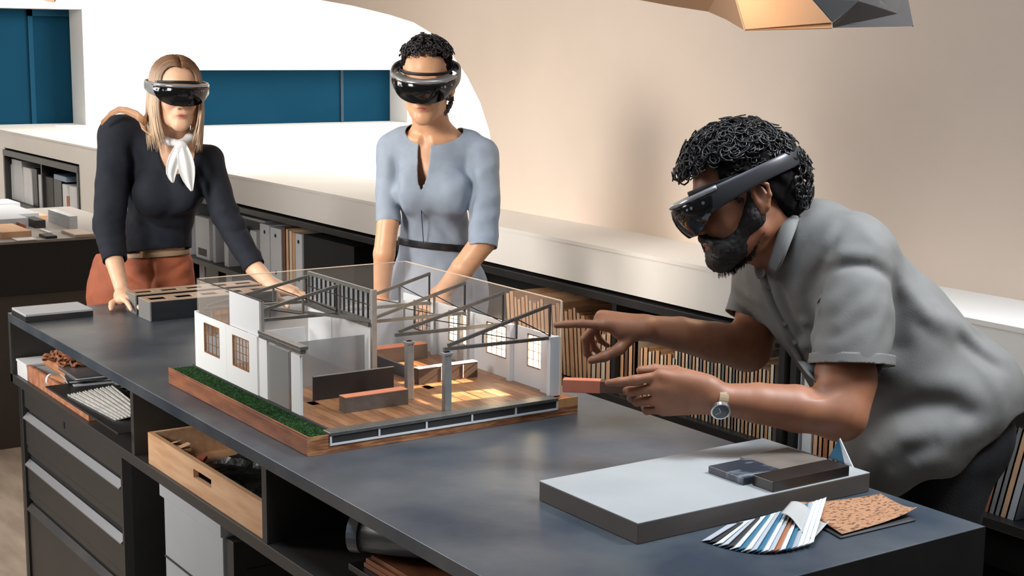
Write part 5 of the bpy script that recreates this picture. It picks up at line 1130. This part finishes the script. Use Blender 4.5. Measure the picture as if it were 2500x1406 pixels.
    S2 = SDF(); pts = [J(442, 352, 4.57), J(462, 336, 4.60), J(474, 318, 4.66)]; S2.chain(pts, [.012, .014, .010], .01); pts = [J(442, 352, 4.57), J(412, 345, 4.62), J(396, 330, 4.68)]; S2.chain(pts, [.012, .013, .010], .01); cl('scarf_collar', S2, .004, M_silk, t, (), 0)
    # hair: cap + long locks
    C = SDF(); E = lambda c, r: C.ell(H.w(c), np.array(r) * H.sc, H.R, .02)
    E((0, -.018, .054), (.0785, .094, .083)); E((0, -.045, .0), (.074, .066, .075)); C.fold([H.w((.004, .09, .11)), H.w((.004, .0, .142)), H.w((.004, -.08, .12))], .006, -.004)
    hc = lambda X: np.tile(L3((136, 98, 68)), (len(X), 1))
    hr = cl('hair', C, .0035, M_blond, t, [lambda X: (H.l(X)[:, 1] - .062 + np.abs(H.l(X)[:, 0]) * .25) - np.maximum(0, H.l(X)[:, 2] - .078) * 2.0], 0, 1, hc)
    r = random.Random(11); mb = MB()
    for side in (-1, 1):
        for i in range(150):
            u = r.random(); y0 = .078 - .155 * u + r.uniform(-.004, .004); ys = (.050 if side > 0 else .058) - .145 * u      # y where it passes the temple
            lay = r.uniform(-.002, .005); pts = []
            for j in range(7):
                th = j / 6 * math.pi * .5; yy = y0 + (ys - y0) * math.sin(th) ** 1.3; fy = math.sqrt(max(.12, 1 - ((yy + .018) / .104) ** 2))
                pts.append((side * (.004 + (.0795 + lay) * fy * math.sin(th)), yy, .050 + (.0855 + lay * .6) * math.cos(th) * fy ** .6))
            x0, y_, z0 = pts[-1]; ln = r.uniform(.195, .255) if u > .12 else r.uniform(.175, .225)
            fl = r.uniform(-.010, .012); xo = max(abs(x0), .060 + r.uniform(0, .012))
            for j in range(1, 8):
                v = j / 7; pts.append((side * (xo + .010 * math.sin(v * 3.0) - .014 * v * v * (u < .5) + fl * v * v), y_ + (.014 if u < .35 else -.004) * v + fl * v * .5, z0 - ln * v))
            v_ = r.uniform(.6, 1.15); col = [tuple((L3((128, 92, 64)) * (1 - g_) + L3((226, 198, 168)) * g_) * v_) for g_ in [min(1, max(0, (q_ - 3) / 9.)) ** .8 for q_ in range(14)]]
            k = len(mb.v); rad = r.uniform(.0030, .0048)
            P = [H.w(p) for p in pts]; mb.tube(P, [rad * (.75 + .35 * min(1, q / 6)) * (1 if q < 10 else 1 - (q - 9) * .21) for q in range(len(P))], 6, flat=.45, upv=H.R[:, 1], col=col)
    # the lock flung back over the shoulder
    A = [(352, 296), (335, 281), (312, 271), (290, 268), (268, 279), (248, 298)]
    for i in range(34):
        o = r.uniform(-8, 8); P = [J(x + r.uniform(-2, 2), y + o * (1 - .35 * q / 5) + (abs(o) * .4 * (q == 5)), 4.56 + .006 * q) for q, (x, y) in enumerate(A[: r.choice((4, 5, 6, 6))])]
        P = [J(372, 262 + o, 4.66)] + P
        mb.tube(P, [.004, .0045, .0042, .0038, .003, .002, .0012][:len(P)], 5, col=tuple(L3((196, 146, 108)) * r.uniform(.6, 1.25)))
    for i in range(16):
        o = r.uniform(-4, 4); P = [J(345 + o, 296, 4.60), J(352 + o, 318 + o, 4.585), J(366 + o, 330 + o, 4.575), J(376 + o * .5, 318, 4.58), J(374, 290, 4.6)]; mb.tube(P, .0035, 5, col=tuple(L3((214, 170, 132)) * r.uniform(.7, 1.2)))
    mb.build('locks', M_blond, hr, smooth=True)
    headset(H, 'silver grey mixed-reality headset worn by the blond person', .04, (138, 140, 143), .030, .012, 1.08)
woman_left()
# ---- man ------------------------------------------------------------------
def man():
    t = thing('person', 'bearded person in a grey short-sleeved shirt bending over the table and pointing at the model', 'person', (-1.93, 2.42, 0))
    H = Head(J(1813, 484, 2.99), cw((-.951, -.309, -.13)), cw((-.309, .951, 0)), 1.03)
    lat = nrm(J(1850, 690, 3.24) - J(2085, 625, 2.88)); upv = nrm(J(1960, 600, 3.04) - J(2280, 1040, 3.04)); upv = nrm(upv - lat * (upv @ lat)); fwd = np.cross(upv, lat) 
    T = np.stack([lat, fwd, upv], 1)
    S = SDF(); H.sdf(S, True)
    S.cap(H.w((0, -.035, -.045)), J(1945, 600, 3.05), .058, .066, .04); S.cap(H.w((0, .02, -.085)), J(1925, 640, 3.02), .03, .045, .03)
    S.ell(J(2010, 700, 3.06), (.16, .10, .15), T, .05); S.ell(J(2160, 860, 3.06), (.14, .11, .15), T, .05); S.ell(J(2270, 1020, 3.06), (.15, .12, .13), T, .05)
    S.chain([J(2085, 650, 2.90), J(2072, 800, 2.86), J(2048, 1008, 2.80)], [.06, .056, .046], .03)
    S.cap(J(2070, 930, 2.83), J(2056, 1015, 2.815), .054, .043, .03)
    S.chain([J(2048, 1010, 2.80), J(1945, 997, 2.79), J(1850, 984, 2.775), J(1762, 973, 2.76), J(1730, 968, 2.755)], [.044, .045, .038, .0285, .0275], .02)
    S.fold([J(1995, 940, 2.78), J(2010, 975, 2.76)], .03, -.006)
    S.chain([J(1862, 700, 3.23), J(1850, 790, 3.22), J(1826, 850, 3.20)], [.055, .050, .045], .03); S.chain([J(1826, 848, 3.20), J(1745, 835, 3.16), J(1660, 815, 3.12), J(1575, 800, 3.09)], [.046, .043, .036, .0265], .03)
    # near hand: left, thumb on top of the wood block, fingers below it
    w_ = J(1738, 966, 2.757)
    dd, nn_ = nrm(CR * -.99 + CU * .07), nrm(CU * -.22 - CF * .97)
    hand(S, w_, dd, nn_, 1 if np.cross(dd, nn_) @ CU > 0 else -1,
         [(.10, .10, .08), (.40, .60, .40), (.55, .75, .5), (.65, .85, .5)], 1.14, spread=(-.26, -.34, -.36, -.38), thumb=((.88, .20, -.42), (.98, .0, -.12), (.99, -.1, .0)))
    # far hand: right, index pointing
    w_ = J(1575, 800, 3.09); d_ = CR * -.97 + CU * .17 - CF * .12; n_ = CU * .92 + CR * .1 - CF * .35
    sd = 1 if np.cross(nrm(d_), nrm(n_)) @ CF < 0 else -1
    hand(S, w_, d_, n_, sd, [(.12, .10, .05), (1.15, .75, .5), (1.25, .85, .5), (1.3, .9, .5)], 1.10, spread=(.02, .02, -.05, -.12), thumb=((.52, .42, -.62), (.80, .10, -.60), (.86, .0, -.45)))
    base = L3((150, 98, 70)); lip = L3((120, 66, 56))
    cf = lambda X: H.col(X, np.tile(base, (len(X), 1)), base, lip, L3((30, 22, 20)))
    body = cl('body', S, .0028, M_skin3, t, (), 0, 2, cf); body['label'] = 'brown skin, left hand holding a wood block, right index finger pointing'
    for q in (-1, 1): MB().tube([H.w((q * .031, .089, .002)), H.w((q * .031, .0905, .002))], .0055 * H.sc, 12).build('iris', mat('iris', (50, 34, 26), .1), body)
    # shirt
    D = SDF()
    def proj_on(S_, px, py, d0, d1, off=.002):
        ds = np.linspace(d0, d1, 200); X = np.stack([J(px, py, d) for d in ds]); v = S_.ev(X); i = int(np.argmax(v < 0)) if (v < 0).any() else int(np.argmin(v)); return X[i] + (CP - X[i]) / np.linalg.norm(CP - X[i]) * off
    D.ell(J(2005, 700, 3.06), (.19, .118, .17), T, .06); D.cap(J(2080, 628, 2.93), J(1890, 668, 3.22), .088, .082, .05); D.cap(J(1985, 590, 3.04), J(2040, 640, 3.04), .082, .095, .05)
    D.ell(J(2120, 800, 3.05), (.185, .140, .16), T, .06); D.ell(J(2190, 905, 3.05), (.185, .158, .17), T, .06); D.ell(J(2275, 1000, 3.05), (.19, .160, .15), T, .05); D.ell(J(2330, 960, 3.05), (.16, .115, .10), T, .05)
    D.cap(J(2170, 1120, 2.95), J(2170, 1120, 3.12), .085, .08, .06); D.cap(J(2250, 1080, 2.94), J(2280, 1080, 3.14), .085, .08, .06)
    TS = SDF(); TS.p = list(D.p)
    D.chain([J(2086, 650, 2.90), J(2086, 770, 2.86), J(2078, 910, 2.83)], [.082, .078, .0785], .022); D.chain([J(1872, 690, 3.23), J(1838, 745, 3.22), J(1812, 800, 3.21)], [.066, .050, .046], .04)
    F = lambda d, w_, h_, *a: D.fold([proj_on(D, x, y, 2.6, 3.4, -.004) for x, y in zip(a[::2], a[1::2])], w_ * .85, h_)
    F(0, .034, -.020, 2012, 630, 1992, 690, 1986, 750, 1992, 800); F(0, .022, .010, 1996, 775, 2040, 745, 2085, 700, 2110, 670); F(0, .018, .009, 1994, 805, 2050, 795, 2105, 755, 2140, 700)
    F(0, .016, .007, 2000, 850, 2050, 846, 2100, 820, 2140, 780); F(0, .018, .010, 2010, 645, 2060, 626, 2120, 628, 2175, 660); F(0, .018, -.010, 2015, 668, 2070, 648, 2130, 652, 2172, 680); F(0, .014, .006, 2110, 860, 2140, 800, 2160, 720)
    F(0, .036, -.020, 2185, 650, 2190, 740, 2188, 840, 2160, 930); F(0, .024, .013, 2195, 680, 2225, 750, 2275, 790, 2335, 798); F(0, .022, .012, 2225, 715, 2265, 775, 2320, 810, 2390, 812); F(0, .020, -.008, 2212, 720, 2250, 785, 2310, 808)
    F(0, .034, .012, 2170, 975, 2240, 940, 2320, 945, 2390, 985); F(0, .030, -.009, 2180, 1010, 2250, 980, 2330, 985, 2380, 1020); F(0, .030, .016, 2125, 1165, 2150, 1110, 2200, 1075, 2280, 1062); F(0, .026, -.010, 2170, 1160, 2210, 1105, 2270, 1090, 2330, 1080); F(0, .026, .012, 2240, 1130, 2300, 1085, 2360, 1050, 2410, 1030)
    F(0, .020, .010, 2290, 750, 2340, 800, 2390, 850, 2440, 880); F(0, .018, -.007, 2320, 800, 2380, 860, 2440, 910); F(0, .018, .008, 2390, 900, 2430, 960, 2440, 1010)
    F(0, .016, .009, 1885, 690, 1915, 770, 1955, 840, 1990, 900); F(0, .016, .008, 1925, 650, 1935, 720, 1955, 780, 1985, 830); F(0, .014, -.007, 1905, 680, 1928, 745, 1960, 810, 1990, 870); F(0, .016, .009, 1995, 600, 1970, 650, 1955, 710, 1965, 760); F(0, .014, .008, 2035, 555, 2015, 600, 1990, 640, 1980, 680); F(0, .012, -.006, 2050, 575, 2030, 620, 2005, 655)
    F(0, .02, .007, 2080, 540, 2120, 580, 2150, 620); F(0, .018, .006, 2140, 600, 2190, 680, 2230, 740)
    F(0, .014, .008, 1795, 690, 1825, 715, 1860, 735); F(0, .012, -.006, 1790, 715, 1815, 745, 1850, 770)
    D.fn = wrk(15, .0010, 22)
    hn = nrm(CR * .52 - CU * .85)
    ca, cb = J(2160, 1200, 2.95), J(2475, 1012, 3.05)
    def hem(X):
        q = (X - J(2300, 1115, 3.0)); s_ = q @ nrm(CR * .85 + CU * .52); return q @ hn - .012 * np.cos(s_ * 26) - .006 * np.cos(s_ * 55 + 1)
    clips = [ball_clip(J(1925, 590, 3.02), (.078, .075, .085), T), sleeve_clip(J(2078, 888, 2.83), -CU + CR * -.04 - CF * .1, J(2078, 930, 2.83), .13, TS), sleeve_clip(J(1820, 776, 3.21), J(1800, 830, 3.21) - J(1835, 745, 3.22), J(1806, 810, 3.21), .085, TS), hem]
    V, Fc = D.mesh(.0050, clips); sh = npmesh('shirt', V, Fc, M_shirt, t, None, 2, .003)
    # cuff band, placket, collar, pocket, buttons
    Sl = SDF(); Sl.chain([J(2086, 770, 2.86), J(2078, 910, 2.83)], [.080, .0785], .03)
    band('sleeve_hem', Sl, .0022, J(2078, 878, 2.831), -CU - CR * .04 - CF * .1, .010, M_shirt, sh, .004, rad=.14)
    mp_ = mat('shirt placket', (113, 111, 108), .7)
    P = [proj_on(D, x, y, 2.75, 3.3, .004) for x, y in ((1868, 668), (1876, 700), (1892, 745), (1915, 790), (1940, 835), (1962, 880), (1984, 925))]
    k = len(P); V = []
    for i, p in enumerate(P):
        tt = nrm(P[min(i + 1, k - 1)] - P[max(i - 1, 0)]); l = nrm(np.cross(tt, CF)); V += [p + l * .014, p - l * .014]
    o = MB().add(V, [(2 * i, 2 * i + 1, 2 * i + 3, 2 * i + 2) for i in range(k - 1)]).build('placket', mp_, sh, smooth=True, fixn=True); md = o.modifiers.new('s', 'SOLIDIFY'); md.thickness = .003; md.offset = 0
    for p in (P[1], P[3], P[4]): MB().tube([p + (CP - p) * .0003, p + (CP - p) * .0018], .0052, 12).build('button', mat('button', (120, 118, 114), .3), sh)
    P = [proj_on(D, x, y, 2.7, 3.2, .001) for x, y in ((1905, 800), (1922, 822), (1945, 832), (1966, 838), (1950, 790))]
    MB().tube(P[:4], .0018, 6).build('pocket_edge', mat('pocket shadow stitch', (92, 92, 92), .8), sh)
    # collar: stand around neck + near leaf and far leaf
    rows = [[J(*p) for p in r_] for r_ in (
        [(1932, 478, 3.10), (1916, 487, 3.02), (1911, 520, 2.965), (1903, 560, 2.94), (1890, 605, 2.935), (1872, 656, 2.955)],
        [(1948, 478, 3.12), (1938, 486, 3.02), (1932, 520, 2.95), (1922, 562, 2.925), (1902, 612, 2.92), (1880, 664, 2.945)],
        [(1962, 486, 3.12), (1958, 503, 3.02), (1952, 535, 2.945), (1936, 580, 2.915), (1914, 630, 2.91), (1893, 674, 2.94)])]
    n = len(rows[0]); V = [p for r_ in rows for p in r_]; Fq = [(a * n + b, a * n + b + 1, (a + 1) * n + b + 1, (a + 1) * n + b) for a in range(2) for b in range(n - 1)]
    o = MB().add(V, Fq).build('collar', mp_, sh, smooth=True, fixn=True); md = o.modifiers.new('u', 'SUBSURF'); md.levels = md.render_levels = 2; md = o.modifiers.new('s', 'SOLIDIFY'); md.thickness = .0035; md.offset = 0
    rows = [[J(1846, 628, 3.03), J(1840, 652, 3.01), J(1850, 690, 2.985)], [J(1862, 628, 3.0), J(1866, 652, 2.985), J(1870, 672, 2.965)]]
    o = MB().add(rows[0] + rows[1], [(0, 1, 4, 3), (1, 2, 5, 4)]).build('collar', mp_, sh, smooth=True, fixn=True); md = o.modifiers.new('u', 'SUBSURF'); md.levels = md.render_levels = 2; md = o.modifiers.new('s', 'SOLIDIFY'); md.thickness = .0035; md.offset = 0
    # trousers
    Tr = SDF(); Tr.ell(J(2300, 1060, 3.06), (.165, .13, .13), T, .05)
    for q, (px, d) in enumerate(((2322, 2.98), (2330, 3.16))):
        a = J(px, 1120, d); kn = np.array([a[0] - .02, a[1] - .06, .50]); ft = np.array([a[0], a[1] + .0, .09]); Tr.chain([a, kn, ft], [.088, .066, .052], .03)
        shoe(t, (ft[0], ft[1], 0), (-.1, -1, 0))
    Tr.fn = wrk(9, .0015, 20)
    V, Fc = Tr.mesh(.007, [plane_clip(J(2300, 1000, 3.06), CU, None, 9)]); npmesh('trousers', V, Fc, M_trs, t, None, 1, 0)
    # beard
    B = SDF(); E = lambda c, r, k=.015, sub=False: B.ell(H.w(c), np.array(r) * H.sc, H.R, k, sub)
    E((0, .050, -.086), (.051, .046, .031)); B.cap(H.w((-.058, .008, -.040)), H.w((-.018, .080, -.100)), .021, .019, .03); B.cap(H.w((.058, .008, -.040)), H.w((.018, .080, -.100)), .021, .019, .03)
    E((0, .080, -.104), (.029, .021, .019)); B.cap(H.w((-.067, .0, .005)), H.w((-.060, .010, -.045)), .011, .017, .02); B.cap(H.w((.067, .0, .005)), H.w((.060, .010, -.045)), .011, .017, .02)
    B.cap(H.w((-.028, .088, -.068)), H.w((-.010, .1005, -.051)), .006, .0065, .01); B.cap(H.w((.028, .088, -.068)), H.w((.010, .1005, -.051)), .006, .0065, .01); B.cap(H.w((-.010, .1005, -.051)), H.w((.010, .1005, -.051)), .006, .006, .01)
    B.cap(H.w((-.034, .078, -.085)), H.w((-.028, .088, -.068)), .010, .007, .02); B.cap(H.w((.034, .078, -.085)), H.w((.028, .088, -.068)), .010, .007, .02)
    B.ell(H.w((0, .108, -.070)), np.array((.021, .03, .0085)) * H.sc, H.R, .004, True)
    B.fn = wrk(21, .0013, 170)
    bd = cl('beard', B, .0028, mat('beard hair', (26, 20, 19), .6, noise=.4, nscale=120), t, (), 0, 1)
    r = random.Random(8); mb = MB(); n = 0
    while n < 2600:
        u = r.uniform(-1, 1); q = r.random(); p = np.array((u * .062, .002 + (1 - abs(u)) * .095 * r.uniform(.6, 1), -.030 - .10 * q * (1 - .3 * abs(u)))); P = H.w(p)
        if abs(B.ev(P[None])[0]) > .004: continue
        o = nrm(p - np.array((0, .03, -.05))); a = H.w(p); b_ = H.w(p + o * r.uniform(.003, .006) + np.array((r.uniform(-.003, .003), 0, r.uniform(-.007, -.003)))); mb.tube([a, (a + b_) / 2, b_], [.0007, .0006, .0003], 3, col=tuple(L3((40, 32, 30)))); n += 1
    mb.build('stubble', M_hair, bd)
    # hair
    C = SDF(); E = lambda c, r: C.ell(H.w(c), np.array(r) * H.sc, H.R, .03)
    E((0, -.006, .056), (.081, .098, .080)); E((0, -.050, .020), (.077, .066, .085)); E((0, -.080, -.030), (.055, .045, .045)); C.fn = wrk(31, .0035, 70)
    hr = cl('hair', C, .0035, mat('dark hair cap', (18, 15, 15), .9, noise=.4, nscale=90, spec=.1), t, [lambda X: (H.l(X)[:, 1] - .052) - np.maximum(0, H.l(X)[:, 2] - .074) * 3.0, lambda X: -.012 - H.l(X)[:, 2] - np.maximum(0, -H.l(X)[:, 1] - .035) * 2.4], 0, 1)
    topf = lambda p, v: p[2] > .075 + .05 * max(0, -p[1]) * 3 if p[1] > -.06 else p[2] > -.005
    curls(H, 'curls', hr, M_hair, 1200, topf, rs=(.080, .100, .078), c0=(0, -.004, .060), ln=(.010, .036), rad=.0023, coil=.0105, seed=14, turns=1.25, tone=tuple(L3((30, 27, 28))))
    curls(H, 'side_curls', hr, M_hair, 240, lambda p, v: -.02 < p[2] < .085 and p[1] < .045, rs=(.079, .10, .09), c0=(0, -.012, .045), ln=(.004, .010), rad=.0016, coil=.0055, seed=15, tone=tuple(L3((26, 24, 25))))
    curls(H, 'nape_curls', hr, M_hair, 220, lambda p, v: p[1] < -.085 and p[2] > -.05, rs=(.076, .070, .088), c0=(0, -.060, .020), ln=(.006, .030), rad=.0022, coil=.009, seed=16, tone=tuple(L3((34, 31, 32))))
    headset(H, 'charcoal mixed-reality headset seen in profile on the bearded person', .12, (58, 58, 61), .030, .024)
    # watch
    wc = J(1754, 973, 2.76); axd = nrm(J(1762, 973, 2.76) - J(1730, 968, 2.755)); u1 = nrm(np.cross(axd, CF)); u2 = np.cross(axd, u1)
    w_ = thing('wristwatch', 'steel wristwatch with a tan strap on the near wrist', 'watch', wc)
    V = []; Fq = []; n = 36
    for i in range(n):
        a = 2 * math.pi * i / n; d_ = u1 * math.cos(a) + u2 * math.sin(a)
        for r_, s_ in ((.0292, -.009), (.0315, -.009), (.0315, .009), (.0292, .009)): V.append(wc + d_ * r_ + axd * s_)
        for q in range(4): Fq.append((i * 4 + q, i * 4 + (q + 1) % 4, ((i + 1) % n) * 4 + (q + 1) % 4, ((i + 1) % n) * 4 + q))
    MB().add(V, Fq).build('strap', M_tan, w_, fixn=True)
    dn = nrm(-CF * .80 - CU * .60); cc = wc + dn * .0315
    MB().tube([cc - dn * .002, cc + dn * .006], .0185, 28).build('case', mat('watch steel', (190, 190, 190), .2, .9), w_)
    MB().tube([cc + dn * .006, cc + dn * .0066], .0155, 28).build('dial', mat('watch dial', (80, 82, 84), .15), w_)
    h1 = nrm(np.cross(dn, CR)); h2 = np.cross(dn, h1); q = cc + dn * .0070
    MB().bar(q, q + h1 * .010 + h2 * .004, .0012, .0005, dn).build('hand', M_paper, w_); MB().bar(q, q - h1 * .006 + h2 * .009, .0010, .0005, dn).build('hand', M_paper, w_)
    # wood block
    a, b_ = J(1375, 939, 2.815), J(1570, 946, 2.795)
    o = thing('wood_block', 'small coral and brown wood block held between thumb and fingers', 'block', (a + b_) / 2)
    ax = nrm(b_ - a); up_ = nrm(CU * .995 - CF * .08); up_ = nrm(up_ - ax * (up_ @ ax)); m_ = a + (b_ - a) * .47
    MB().bar(a, m_, .034, .024, up_).build('block_end', mat('coral wood', (196, 118, 90), .55, rgb2=(174, 98, 72), nscale=12), o, .0008)
    MB().bar(m_, b_, .034, .022, up_).build('block_body', mat('dark stained wood', (84, 54, 42), .5, noise=.15, nscale=12), o, .0008)
man()
